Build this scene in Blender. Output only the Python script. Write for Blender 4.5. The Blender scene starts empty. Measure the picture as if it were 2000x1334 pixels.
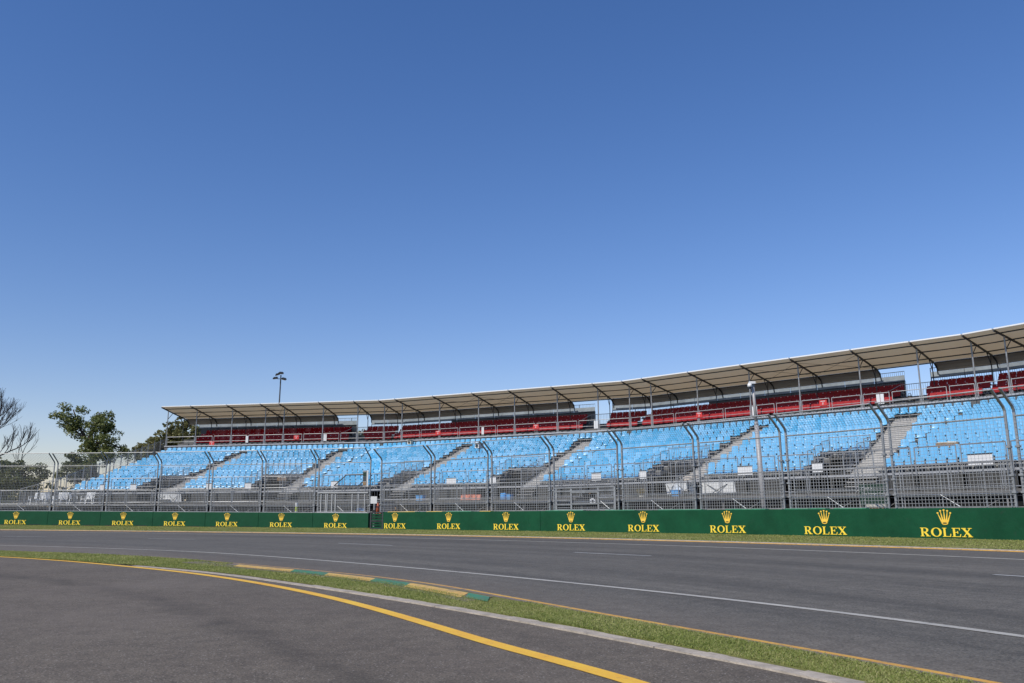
import bpy, math, random
from mathutils import Vector, Matrix, noise
random.seed(7)
sc = bpy.context.scene
col = sc.collection
rad = math.radians

# ------------------------------------------------------------------ helpers
def tag(o, label=None, cat=None, group=None, kind=None):
    if label: o['label'] = label
    if cat: o['category'] = cat
    if group: o['group'] = group
    if kind: o['kind'] = kind
    return o

def empty(name, loc, rz=0.0):
    o = bpy.data.objects.new(name, None)
    o.empty_display_size = 0.2
    col.objects.link(o)
    o.location = loc
    o.rotation_euler = (0, 0, rz)
    return o

def setparent(ch, pa):
    ch.parent = pa
    ch.matrix_parent_inverse = (Matrix.Translation(pa.location) @ pa.rotation_euler.to_matrix().to_4x4()).inverted() if pa.parent is None else Matrix()

class MB:
    """collects simple solids and links them as ONE mesh object"""
    def __init__(s): s.v = []; s.f = []; s.m = []; s.mi = 0
    def quad(s, a, b, c, d):
        n = len(s.v); s.v += [tuple(a), tuple(b), tuple(c), tuple(d)]; s.f.append((n, n+1, n+2, n+3)); s.m.append(s.mi)
    def tri(s, a, b, c):
        n = len(s.v); s.v += [tuple(a), tuple(b), tuple(c)]; s.f.append((n, n+1, n+2)); s.m.append(s.mi)
    def poly(s, pts):
        n = len(s.v); s.v += [tuple(p) for p in pts]; s.f.append(tuple(range(n, n+len(pts)))); s.m.append(s.mi)
    def hexa(s, p):      # 8 points: bottom ring 0-3, top ring 4-7
        n = len(s.v); s.v += [tuple(q) for q in p]
        for f in ((0,3,2,1),(4,5,6,7),(0,1,5,4),(1,2,6,5),(2,3,7,6),(3,0,4,7)):
            s.f.append(tuple(n+i for i in f)); s.m.append(s.mi)
    def box(s, c, size, ax=None):
        c = Vector(c); hx, hy, hz = size[0]/2, size[1]/2, size[2]/2
        X, Y, Z = ax if ax else (Vector((1,0,0)), Vector((0,1,0)), Vector((0,0,1)))
        P = [c + X*(a*hx) + Y*(b*hy) + Z*(d*hz) for d in (-1,1) for a, b in ((-1,-1),(1,-1),(1,1),(-1,1))]
        s.hexa(P)
    def bar(s, a, b, w, h=None, upv=(0,0,1)):   # rectangular bar from a to b
        a = Vector(a); b = Vector(b); h = h or w
        Z = (b-a); L = Z.length
        if L < 1e-6: return
        Z.normalize(); U = Vector(upv)
        if abs(Z.dot(U)) > 0.98: U = Vector((0.3,1,0)).normalized()
        X = Z.cross(U).normalized(); Y = Z.cross(X)
        s.box((a+b)/2, (w, h, L), (X, Y, Z))
    def tube(s, a, b, r, n=8, r2=None, cap=True):
        a = Vector(a); b = Vector(b); r2 = r if r2 is None else r2
        Z = (b-a)
        if Z.length < 1e-6: return
        Z.normalize(); U = Vector((0,0,1)) if abs(Z.z) < .95 else Vector((1,0,0))
        X = Z.cross(U).normalized(); Y = Z.cross(X)
        k = len(s.v)
        for i in range(n):
            t = 2*math.pi*i/n; d = X*math.cos(t)+Y*math.sin(t)
            s.v.append(tuple(a+d*r)); s.v.append(tuple(b+d*r2))
        for i in range(n):
            j = (i+1) % n; s.f.append((k+2*i, k+2*j, k+2*j+1, k+2*i+1)); s.m.append(s.mi)
        if cap:
            s.f.append(tuple(k+2*i for i in range(n))[::-1]); s.m.append(s.mi)
            s.f.append(tuple(k+2*i+1 for i in range(n))); s.m.append(s.mi)
    def path(s, pts, r, n=8):
        for a, b in zip(pts[:-1], pts[1:]): s.tube(a, b, r, n)
    def build(s, name, mat, parent=None, smooth=False):
        me = bpy.data.meshes.new(name); me.from_pydata(s.v, [], s.f)
        mats = mat if isinstance(mat, (list, tuple)) else [mat]
        for m in mats: me.materials.append(m)
        if len(mats) > 1: me.polygons.foreach_set('material_index', s.m)
        if smooth: me.polygons.foreach_set('use_smooth', [True]*len(me.polygons))
        me.update()
        o = bpy.data.objects.new(name, me); col.objects.link(o)
        if parent is not None: setparent(o, parent)
        return o

def recalc(o):
    import bmesh
    bm = bmesh.new(); bm.from_mesh(o.data); bmesh.ops.recalc_face_normals(bm, faces=bm.faces); bm.to_mesh(o.data); bm.free()
    return o

# ------------------------------------------------------------------ materials
def mat(name, base, rough=0.6, metal=0.0, var=0.0, vscale=3.0, spec=0.5, bump=0.0, bscale=20.0, var2=None, coat=0.0, trans=0.0):
    m = bpy.data.materials.new(name); m.use_nodes = True
    nt = m.node_tree; b = nt.nodes['Principled BSDF']
    b.inputs['Roughness'].default_value = rough; b.inputs['Metallic'].default_value = metal
    b.inputs['Specular IOR Level'].default_value = spec
    if coat: b.inputs['Coat Weight'].default_value = coat
    base = tuple(base)+(1,)
    if var > 0:
        tc = nt.nodes.new('ShaderNodeTexCoord'); nz = nt.nodes.new('ShaderNodeTexNoise')
        nz.inputs['Scale'].default_value = vscale; nz.inputs['Detail'].default_value = 6; nz.inputs['Roughness'].default_value = 0.65
        nt.links.new(tc.outputs['Object'], nz.inputs['Vector'])
        cr = nt.nodes.new('ShaderNodeValToRGB'); e = cr.color_ramp.elements
        e[0].position = .3; e[1].position = .7
        lo = tuple(c*(1-var) for c in base[:3]); hi = var2 if var2 else tuple(min(1, c*(1+var)) for c in base[:3])
        e[0].color = lo+(1,); e[1].color = tuple(hi)+(1,)
        nt.links.new(nz.outputs['Fac'], cr.inputs['Fac']); nt.links.new(cr.outputs['Color'], b.inputs['Base Color'])
    else:
        b.inputs['Base Color'].default_value = base
    if bump > 0:
        tc = nt.nodes.new('ShaderNodeTexCoord'); n2 = nt.nodes.new('ShaderNodeTexNoise')
        n2.inputs['Scale'].default_value = bscale; n2.inputs['Detail'].default_value = 5
        nt.links.new(tc.outputs['Object'], n2.inputs['Vector'])
        bp = nt.nodes.new('ShaderNodeBump'); bp.inputs['Strength'].default_value = bump; bp.inputs['Distance'].default_value = .05
        nt.links.new(n2.outputs['Fac'], bp.inputs['Height']); nt.links.new(bp.outputs['Normal'], b.inputs['Normal'])
    return m

class NT:
    def __init__(s, m): s.nt = m.node_tree
    def n(s, t, **kw):
        x = s.nt.nodes.new(t)
        for k, v in kw.items(): setattr(x, k, v)
        return x
    def l(s, a, b): s.nt.links.new(a, b)
    def noise(s, vec, scale, detail=4, rough=.6):
        x = s.n('ShaderNodeTexNoise'); x.inputs['Scale'].default_value = scale; x.inputs['Detail'].default_value = detail; x.inputs['Roughness'].default_value = rough
        s.l(vec, x.inputs['Vector']); return x.outputs['Fac']
    def ramp(s, fac, stops):
        r = s.n('ShaderNodeValToRGB'); e = r.color_ramp.elements
        while len(e) < len(stops): e.new(.5)
        for i, (p, c) in enumerate(stops):
            e[i].position = p; e[i].color = (c if len(c) == 4 else tuple(c)+(1,))
        s.l(fac, r.inputs['Fac']); return r.outputs['Color']
    def mix(s, fac, a, b, mode='MIX'):
        x = s.n('ShaderNodeMix', data_type='RGBA', blend_type=mode)
        for sock, v in ((x.inputs[0], fac), (x.inputs[6], a), (x.inputs[7], b)):
            if hasattr(v, 'is_output') or hasattr(v, 'links'): s.l(v, sock)
            elif isinstance(v, (int, float)): sock.default_value = v
            else: sock.default_value = tuple(v)+(1,) if len(v) == 3 else v
        return x.outputs[2]
    def math(s, op, a, b=None):
        x = s.n('ShaderNodeMath', operation=op)
        for i, v in enumerate((a, b)):
            if v is None: continue
            if isinstance(v, (int, float)): x.inputs[i].default_value = v
            else: s.l(v, x.inputs[i])
        return x.outputs[0]

def asphalt(name, c0, c1, speck, speck_amt, fine=160, stain=None, rough=.85, dust=None, lanes=False):
    m = bpy.data.materials.new(name); m.use_nodes = True; q = NT(m)
    b = m.node_tree.nodes['Principled BSDF']; tc = q.n('ShaderNodeTexCoord'); V = tc.outputs['Object']
    big = q.noise(V, .55, 6, .6); mid = q.noise(V, 5, 5, .7)
    base = q.mix(q.ramp(big, [(.3, (0,0,0)), (.7, (1,1,1))]), c0, c1)
    base = q.mix(.55, base, q.ramp(mid, [(.25, (.25,.25,.25)), (.75, (.75,.75,.75))]), 'OVERLAY')
    fn = q.noise(V, fine*.55, 3, .8)
    base = q.mix(.85, base, q.ramp(fn, [(.28, (.16,.16,.16)), (.5, (.5,.5,.5)), (.72, (.86,.86,.86))]), 'OVERLAY')
    vo = q.n('ShaderNodeTexVoronoi'); vo.inputs['Scale'].default_value = fine; q.l(V, vo.inputs['Vector'])
    bw = q.n('ShaderNodeSeparateColor'); q.l(vo.outputs['Color'], bw.inputs[0])
    msk = q.ramp(bw.outputs[0], [(1-speck_amt, (0,0,0)), (1-speck_amt+.03, (1,1,1))])
    base = q.mix(q.math('MULTIPLY', msk, .75), base, speck)
    vd = q.n('ShaderNodeTexVoronoi'); vd.inputs['Scale'].default_value = fine*.8; q.l(V, vd.inputs['Vector'])
    bd = q.n('ShaderNodeSeparateColor'); q.l(vd.outputs['Color'], bd.inputs[0])
    base = q.mix(q.math('MULTIPLY', q.ramp(bd.outputs[0], [(.8, (0,0,0)), (.85, (1,1,1))]), .55), base, tuple(c*.35 for c in c0))
    if stain:     # worn dark band along a poly-curve y = a+bx+cx^2 in the sheet's own plane
        sx = q.n('ShaderNodeSeparateXYZ'); q.l(V, sx.inputs[0])
        X, Y = sx.outputs[0], sx.outputs[1]
        for (a, bb, cc, w, amt, x0, x1) in stain:
            yy = q.math('ADD', q.math('ADD', q.math('MULTIPLY', X, bb), q.math('MULTIPLY', q.math('MULTIPLY', X, X), cc)), a)
            d = q.math('ADD', q.math('SUBTRACT', Y, yy), q.math('MULTIPLY', q.math('SUBTRACT', q.noise(V, .9, 4, .6), .5), .9))
            k = q.math('DIVIDE', q.math('ABSOLUTE', d), w)
            f = q.ramp(k, [(.1, (1,1,1)), (1.0, (0,0,0))])
            brk = q.ramp(q.noise(V, 1.7, 5, .7), [(.36, (0,0,0)), (.62, (1,1,1))])
            lim = q.math('MULTIPLY', q.ramp(q.math('DIVIDE', q.math('SUBTRACT', X, x0), 2.0), [(0, (0,0,0)), (1, (1,1,1))]),
                         q.ramp(q.math('DIVIDE', q.math('SUBTRACT', x1, X), 2.0), [(0, (0,0,0)), (1, (1,1,1))]))
            base = q.mix(q.math('MULTIPLY', q.math('MULTIPLY', f, amt), q.math('MULTIPLY', lim, q.math('ADD', q.math('MULTIPLY', brk, .8), .2))), base, tuple(c*.42 for c in c0))
    if lanes:     # rubbered-in streaks that follow the track, dusty margin along the inside edge
        uvn = q.n('ShaderNodeUVMap'); uvn.uv_map = 'along'
        mp = q.n('ShaderNodeMapping'); mp.inputs['Scale'].default_value = (.035, .75, 1); q.l(uvn.outputs[0], mp.inputs[0])
        base = q.mix(.8, base, q.ramp(q.noise(mp.outputs[0], 1.0, 6, .62), [(.3, (.32,.32,.32)), (.5, (.5,.5,.5)), (.7, (.66,.66,.66))]), 'OVERLAY')
        m2 = q.n('ShaderNodeMapping'); m2.inputs['Scale'].default_value = (.02, 5, 1); q.l(uvn.outputs[0], m2.inputs[0])
        base = q.mix(.5, base, q.ramp(q.noise(m2.outputs[0], 1.0, 4, .6), [(.3, (.38,.38,.38)), (.7, (.62,.62,.62))]), 'OVERLAY')
        sv = q.n('ShaderNodeSeparateXYZ'); q.l(uvn.outputs[0], sv.inputs[0])
        ed = q.ramp(q.math('ADD', q.math('DIVIDE', sv.outputs[1], 20), q.math('MULTIPLY', q.math('SUBTRACT', q.noise(V, .6, 4, .6), .5), .06)), [(.67, (0,0,0)), (.76, (1,1,1))])
        base = q.mix(q.math('MULTIPLY', ed, .28), base, (.22,.17,.125))
    if dust:
        dm = q.ramp(q.noise(V, .33, 5, .55), [(.52, (0,0,0)), (.74, (1,1,1))])
        base = q.mix(q.math('MULTIPLY', dm, .4), base, dust)
    q.l(base, b.inputs['Base Color']); b.inputs['Roughness'].default_value = rough; b.inputs['Specular IOR Level'].default_value = .35
    bp = q.n('ShaderNodeBump'); bp.inputs['Strength'].default_value = .55; bp.inputs['Distance'].default_value = .006
    q.l(q.noise(V, fine*.7, 3, .7), bp.inputs['Height']); q.l(bp.outputs['Normal'], b.inputs['Normal'])
    return m

def paint(name, colr, under, wear=.42, rough=.6, wscale=9):
    m = bpy.data.materials.new(name); m.use_nodes = True; q = NT(m); b = m.node_tree.nodes['Principled BSDF']
    tc = q.n('ShaderNodeTexCoord'); V = tc.outputs['Object']
    f = q.ramp(q.noise(V, wscale, 8, .75), [(wear-.08, (1,1,1)), (wear+.05, (0,0,0))])
    c = q.mix(.35, colr, q.ramp(q.noise(V, 2.2, 6, .6), [(.3, (.3,.3,.3)), (.7, (.72,.72,.72))]), 'OVERLAY')
    c = q.mix(.4, c, q.ramp(q.noise(V, 90, 3, .8), [(.3, (.3,.3,.3)), (.7, (.7,.7,.7))]), 'OVERLAY')
    q.l(q.mix(q.math('MULTIPLY', f, .8), c, under), b.inputs['Base Color']); b.inputs['Roughness'].default_value = rough
    return m

M = {}
M['galv'] = mat('galvanised_steel', (.30,.305,.31), .45, .55, .25, 4)
M['galv_light'] = mat('bright_galvanised_steel', (.42,.42,.42), .45, .35, .2, 3)
M['post'] = mat('weathered_post_steel', (.29,.295,.30), .5, .5, .3, 5)
M['dark_steel'] = mat('dark_steel', (.055,.058,.062), .5, .4, .3, 4)
M['wire'] = mat('fence_wire', (.34,.345,.35), .5, .4)
M['concrete'] = mat('kerb_concrete', (.40,.345,.28), .9, 0, .28, 7, .3, .3, 60)
M['green'] = mat('green_banner', (.005,.060,.025), .5, 0, .24, .8, .22, .25, 1.6)
M['green_panel'] = mat('green_painted_panel', (.006,.057,.025), .5, 0, .12, 1.2, .22, .12, 2.5)
def creases(m):
    q = NT(m); b = m.node_tree.nodes['Principled BSDF']; tc = q.n('ShaderNodeTexCoord'); V = tc.outputs['Object']
    mp = q.n('ShaderNodeMapping'); mp.inputs['Scale'].default_value = (1.1, 1.1, .5); mp.inputs['Rotation'].default_value = (0, 0, .3); q.l(V, mp.inputs[0])
    bp = q.n('ShaderNodeBump'); bp.inputs['Strength'].default_value = .55; bp.inputs['Distance'].default_value = .09
    h = q.math('ADD', q.noise(mp.outputs[0], .9, 3, .5), q.math('MULTIPLY', q.noise(V, 3.2, 3, .55), .22))
    q.l(h, bp.inputs['Height']); q.l(bp.outputs['Normal'], b.inputs['Normal'])
    src = b.inputs['Base Color'].links[0].from_socket
    sc_ = q.ramp(q.noise(V, 2.6, 7, .72), [(.60, (0,0,0)), (.72, (1,1,1))])
    q.l(q.mix(q.math('MULTIPLY', sc_, .35), src, (.03,.045,.035)), b.inputs['Base Color'])
creases(M['green']); creases(M['green_panel'])
M['yellow_ink'] = mat('yellow_lettering', (.86,.62,.05), .5, 0, .05, 5)
M['gold_ink'] = mat('gold_crown', (.82,.52,.06), .5, 0, .06, 5)
M['dark_ink'] = mat('dark_green_ink', (.012,.022,.012), .6)
M['blue_seat'] = mat('sky_blue_plastic', (.105,.385,.63), .31, 0, .07, .35, .6)
M['red_seat'] = mat('maroon_plastic', (.30,.006,.012), .5, 0, .12, .5, .12)
M['dot'] = mat('pale_number_disc', (.75,.72,.68), .5)
M['alum'] = mat('aluminium_plank', (.40,.385,.36), .6, .1, .2, 2.5)
M['deck'] = mat('weathered_deck_plank', (.11,.106,.10), .75, .1, .3, 2.5)
M['tread'] = mat('grey_tread', (.34,.335,.32), .7, .1, .22, 3)
M['riser'] = mat('dark_riser', (.11,.11,.11), .7, .1, .3, 2)
M['rust_frame'] = mat('scaffold_steel', (.24,.235,.23), .6, .4, .35, 2.5)
def translucent(name, refl, trans, fac, var=.08):
    m = mat(name, refl, .8, 0, var, .5, .2); n = m.node_tree; b = n.nodes['Principled BSDF']
    t = n.nodes.new('ShaderNodeBsdfTranslucent'); t.inputs['Color'].default_value = tuple(trans)+(1,)
    x = n.nodes.new('ShaderNodeMixShader'); x.inputs[0].default_value = fac
    n.links.new(b.outputs[0], x.inputs[1]); n.links.new(t.outputs[0], x.inputs[2]); n.links.new(x.outputs[0], n.nodes['Material Output'].inputs['Surface']); return m
M['fabric'] = translucent('cream_canopy_fabric_lit', (.68,.61,.50), (.80,.70,.54), .55)
M['white_edge'] = mat('white_canopy_edge', (.74,.74,.72), .6)
M['curtain'] = mat('grey_canopy_curtain', (.42,.37,.31), .8, 0, .1, .6, .2)
M['backpanel'] = mat('translucent_grey_back_panel', (.25,.285,.31), .5, .1, .25, 1.2)
M['scrim'] = mat('shade_cloth', (.055,.054,.051), .9, 0, .18, 1.5, .2)
M['scrim_and_shade'] = mat('dark_cloth_and_shade', (.012,.012,.012), .95, 0, .3, .8, .1)  # end cloth, and the black standing in for shade under the stand
M['stay'] = mat('pale_stay', (.6,.6,.59), .5)
M['back_cloth'] = mat('grey_back_cloth', (.20,.21,.22), .8, 0, .15, 1.2, .2)
M['white'] = mat('white_board', (.66,.66,.65), .55, 0, .05, 4)
M['white_plastic'] = mat('white_plastic', (.74,.74,.72), .45)
M['black'] = mat('black_plastic', (.014,.014,.015), .45)
M['rubber'] = mat('black_rubber', (.02,.02,.02), .8)
M['red_sign'] = mat('red_sign', (.55,.035,.03), .5)
M['orange'] = mat('orange_plastic', (.50,.13,.06), .5, 0, .2, 6)
M['hivis'] = mat('yellow_green_plastic', (.45,.55,.06), .55, 0, .3, 8)
M['blue_plastic'] = mat('blue_plastic', (.10,.36,.72), .4, 0, .1, 4)
M['brown'] = mat('brown_cardboard', (.23,.15,.085), .9, 0, .4, 9)
M['dgreen'] = mat('dark_green_board', (.005,.028,.014), .5, 0, .15, 3)
M['cream'] = mat('cream_board', (.6,.56,.46), .7, 0, .15, 6)
M['pole'] = mat('grey_painted_pole', (.34,.33,.33), .5, .1, .16, 2.2)
M['glass'] = mat('dark_glass', (.01,.012,.015), .08, 0, spec=.8)
M['red'] = mat('red_plastic', (.5,.03,.03), .5)
M['yellow_tape'] = mat('yellow_edge_tape', (.8,.5,.08), .6, 0, .25, 12)
M['green_tape'] = mat('pale_green_edge', (.07,.30,.17), .6, 0, .3, 8)
M['bark'] = mat('grey_brown_bark', (.065,.052,.042), .95, 0, .4, 6, .2, .5, 12)
M['bark_dead'] = mat('dead_bark', (.030,.025,.026), .95, 0, .35, 5, .2)

def leafmat(name, a, b_, c_):
    m = bpy.data.materials.new(name); m.use_nodes = True; q = NT(m); b = m.node_tree.nodes['Principled BSDF']
    g = q.n('ShaderNodeNewGeometry'); tc = q.n('ShaderNodeTexCoord')
    f = q.noise(tc.outputs['Object'], .8, 3, .6)
    r = q.math('ADD', q.math('MULTIPLY', f, .6), q.math('MULTIPLY', g.outputs['Random Per Island'], .45))
    q.l(q.ramp(r, [(.25, a), (.5, b_), (.8, c_)]), b.inputs['Base Color'])
    b.inputs['Roughness'].default_value = .55; b.inputs['Specular IOR Level'].default_value = .35
    t = q.n('ShaderNodeBsdfTranslucent'); x = q.n('ShaderNodeMixShader'); x.inputs[0].default_value = .35
    q.l(b.inputs['Base Color'].links[0].from_socket, t.inputs['Color']); q.l(b.outputs[0], x.inputs[1]); q.l(t.outputs[0], x.inputs[2])
    q.l(x.outputs[0], m.node_tree.nodes['Material Output'].inputs['Surface'])
    return m
M['leaf_gum'] = leafmat('gum_leaves', (.060,.088,.026), (.15,.18,.052), (.30,.30,.11))
M['leaf_far'] = leafmat('far_leaves', (.085,.10,.036), (.165,.165,.058), (.27,.235,.10))
M['leaf_bush'] = leafmat('bush_leaves', (.058,.080,.028), (.12,.135,.044), (.22,.21,.08))
M['leaf_dark'] = leafmat('dark_leaves', (.022,.030,.012), (.045,.052,.020), (.08,.08,.032))  # darker leaf tones for the far tree line
M['leaf_dry'] = leafmat('dry_leaves', (.25,.20,.08), (.38,.30,.14), (.45,.38,.2))
M['blade'] = leafmat('grass_blades', (.145,.19,.034), (.255,.30,.07), (.47,.43,.19))

def grassmat(name, a, b_, c_):
    m = bpy.data.materials.new(name); m.use_nodes = True; q = NT(m); b = m.node_tree.nodes['Principled BSDF']
    tc = q.n('ShaderNodeTexCoord'); V = tc.outputs['Object']
    r = q.math('ADD', q.math('MULTIPLY', q.noise(V, .6, 5, .6), .6), q.math('MULTIPLY', q.noise(V, 22, 4, .75), .4))
    q.l(q.ramp(r, [(.32, a), (.5, b_), (.68, c_)]), b.inputs['Base Color']); b.inputs['Roughness'].default_value = .9
    b.inputs['Specular IOR Level'].default_value = .15
    bp = q.n('ShaderNodeBump'); bp.inputs['Strength'].default_value = .8; bp.inputs['Distance'].default_value = .03
    q.l(q.noise(V, 30, 4, .7), bp.inputs['Height']); q.l(bp.outputs['Normal'], b.inputs['Normal'])
    return m
M['verge'] = grassmat('grass_soil', (.12,.135,.03), (.19,.19,.055), (.31,.265,.11))
M['ground'] = grassmat('dry_ground', (.06,.065,.025), (.10,.10,.04), (.16,.14,.075))

M['pit_asphalt'] = asphalt('pit_road_asphalt', (.112,.091,.069), (.145,.120,.091), (.36,.325,.28), .045, 120,
                           stain=[(3.18,-1.9,-.0832,.45,.55,-11,1.0), (6.55,-2.4,.0,.42,.6,-.9,1.6)], dust=(.20,.165,.135))
M['track_asphalt'] = asphalt('race_track_asphalt', (.108,.097,.079), (.130,.117,.096), (.28,.26,.23), .03, 85, rough=.8, lanes=True)
M['apron'] = asphalt('apron_asphalt', (.055,.053,.05), (.075,.07,.066), (.15,.15,.15), .02, 60)
M['yline'] = paint('yellow_line_paint', (.80,.45,.035), (.13,.12,.11), .36)
M['yline_old'] = paint('worn_yellow_line_paint', (.62,.33,.045), (.16,.12,.09), .44)
M['wline'] = paint('worn_white_line_paint', (.43,.40,.34), (.12,.115,.1), .41)
M['wline_new'] = paint('white_line_paint', (.46,.45,.42), (.12,.12,.12), .36)
M['kerb_y'] = paint('yellow_kerb_paint', (.66,.40,.09), (.2,.17,.12), .45)
M['kerb_g'] = paint('green_kerb_paint', (.05,.215,.10), (.15,.14,.11), .46)
M['dirt'] = mat('dirty_gutter', (.17,.135,.11), .95, 0, .35, 5)

# ------------------------------------------------------------------ ground shape and curves
def g(x): return 0.0103*3*math.log1p(math.exp(min(60, (-x-13)/3)))

def spline(P, step=.5):
    P = [Vector((p[0], p[1])) for p in P]
    P = [P[0]*2-P[1]] + P + [P[-1]*2-P[-2]]
    out = []
    for i in range(1, len(P)-2):
        a, b, c, d = P[i-1:i+3]; n = max(1, int((c-b).length/step))
        for k in range(n):
            t = k/n
            out.append(.5*((2*b)+(c-a)*t+(2*a-5*b+4*c-d)*t*t+(3*b-3*c+d-a)*t**3))
    out.append(P[-2]); return out

def smooth_resample(L, step=.6, it=20):
    for _ in range(it):
        L = [L[0]] + [(L[i-1]+L[i]*2+L[i+1])/4 for i in range(1, len(L)-1)] + [L[-1]]
    return L

def offset(L, d):
    out = []
    for i in range(len(L)):
        t = (L[min(i+1, len(L)-1)]-L[max(i-1, 0)]).normalized()
        out.append(L[i]+Vector((-t.y, t.x))*d)
    return out

def at_len(L):
    s = [0]
    for a, b in zip(L[:-1], L[1:]): s.append(s[-1]+(b-a).length)
    return s

FY = spline([(-70,46.0),(-55,46.0),(-45,45.8),(-35,45.3),(-27.14,44.6),(-21.36,43.6),(-15.4,41.9),(-9.52,38.95),(-4.31,35.29),(-.04,31.56),(3.37,28.22),(6.06,25.27),(8.17,22.69),(9.81,20.44),(11.08,18.48),(12.4,16.1),(13.7,13.2),(15.1,8.5),(15.8,2),(16,-6),(16,-22)])
FY = smooth_resample(FY, it=30)
NY = smooth_resample(spline([(-60,29.5),(-45,28.4),(-33,26.8),(-24,24.9),(-17.5,23.1),(-13.0,21.5),(-10.35,20.2),(-7.6,18.2),(-5.5,16.15),(-3.6,14.15),(-2.2,12.6),(-1.0,10.95),(-.05,9.28),(.7,7.9),(1.3,6.82),(1.75,6.05),(2.15,5.35),(2.38,4.9),(2.53,4.62),(2.92,3.75),(3.48,2.1),(4.2,-1),(4.8,-6),(4.8,-22)], .3), it=4)
NW = spline([(-70,33.2),(-55,32.6),(-40,31.2),(-28,29.2),(-20,27.0),(-15.24,25.1),(-11.4,23.2),(-7.6,20.6),(-4.3,17.3),(-1.8,14.4),(-.02,12.16),(1.23,10.44),(2.15,9.08),(2.83,7.99),(3.33,7.08),(3.69,6.28),(4.3,4.8),(5.0,2.2),(5.7,-1),(6.3,-6),(6.3,-22)], .4)
NW = smooth_resample(NW, it=12)
YL = smooth_resample(spline([(-60,26.4),(-30,24.4),(-20,22.3),(-14.5,20.5),(-11.26,18.6),(-8.73,16.75),(-6.05,14.32),(-4.71,12.95),(-3.44,11.42),(-2.38,9.95),(-1.56,8.66),(-.68,7.08),(-.05,5.87),(.16,5.58),(.44,5.10),(.66,4.71),(1.02,3.9),(1.62,2.2),(2.2,-1),(2.8,-6),(2.8,-22)], .3), it=3)
KB = spline([(-6.75,15.25),(-5.6,14.2),(-4.21,12.80),(-2.61,10.88),(-1.4,9.33),(-.49,8.1),(.2,7.11),(.73,6.3),(1.15,5.65),(1.49,5.12),(1.76,4.66),(2.15,3.85),(2.75,2.2),(3.45,-1),(4.05,-6),(4.05,-22)], .3)

def strip(name, A, B, dz, m, n=1):
    """sheet between two curves of equal parameter count (resampled)"""
    N = max(len(A), len(B))
    def rs(L):
        s = at_len(L); T = s[-1]; out = []; j = 0
        for i in range(N):
            u = T*i/(N-1)
            while j < len(s)-2 and s[j+1] < u: j += 1
            k = (u-s[j])/max(1e-9, s[j+1]-s[j]); out.append(L[j].lerp(L[j+1], k))
        return out
    A, B = rs(A), rs(B); mb = MB(); V = []; F = []
    for i in range(N):
        for k in range(n+1):
            p = A[i].lerp(B[i], k/n); V.append((p.x, p.y, g(p.x)+dz))
    for i in range(N-1):
        for k in range(n):
            a = i*(n+1)+k; F.append((a, a+1, a+n+2, a+n+1))
    mb.v = V; mb.f = F; mb.m = [0]*len(F)
    o = mb.build(name, m)
    uv = o.data.uv_layers.new(name='along'); s_ = at_len(A)
    for lp in o.data.loops:
        i, k = divmod(lp.vertex_index, n+1); uv.data[lp.index].uv = (s_[i], (A[i]-B[i]).length*k/n)
    recalc(o)
    if o.data.polygons[0].normal.z < 0: o.data.flip_normals()
    return tag(o, kind='structure')

def ribbon(name, L, w, dz, m):
    return strip(name, offset(L, w/2), offset(L, -w/2), dz, m)

def sub(L, p0, p1):
    """part of the curve between the points nearest to p0 and p1"""
    i0 = min(range(len(L)), key=lambda i: (L[i]-Vector(p0)).length); i1 = min(range(len(L)), key=lambda i: (L[i]-Vector(p1)).length)
    return L[min(i0, i1):max(i0, i1)+1]

# one ground sheet to the horizon
def ground_sheet():
    xs = [-6000,-2500,-1000,-400,-200]+[-120+4*i for i in range(61)]+[200,400,1000,2500,6000]
    ys = [-6000,-2000,-500,-150]+[-60+5*i for i in range(50)]+[240,500,1000,2500,6000]
    mb = MB(); n = len(xs)
    for y in ys:
        for x in xs: mb.v.append((x, y, (g(x) if x > -130 else g(-130))-.06))
    for j in range(len(ys)-1):
        for i in range(n-1):
            a = j*n+i; mb.f.append((a, a+1, a+n+1, a+n)); mb.m.append(0)
    tag(mb.build('ground', M['ground']), kind='structure')
ground_sheet()

strip('race_track', FY, NY, .0, M['track_asphalt'], 8)
# pit road: everything on the camera's side of its edge line / concrete edging
edge = [p for p in offset(YL, .16) if p.x < -7.6] + [p for p in KB if p.x > -6.9]
edge = smooth_resample(edge, it=4)
strip('pit_exit_road', edge, [Vector((p.x*1.0-30-abs(p.x)*.2, p.y-32)) for p in edge], .0, M['pit_asphalt'], 8)
# grass verge between them (sits a touch higher), stops at the gutter strip
edge_in = [p for p in offset(YL, .10) if p.x < -7.4] + offset([p for p in KB if p.x > -6.9], .06)
strip('grass_verge', smooth_resample(edge_in, it=4), offset(NY, -.14), .012, M['verge'], 2)
ribbon('yellow_edge_line', YL, .128, .004, M['yline'])
ribbon('track_edge_line', NY, .10, .004, M['yline_old'])
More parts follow.
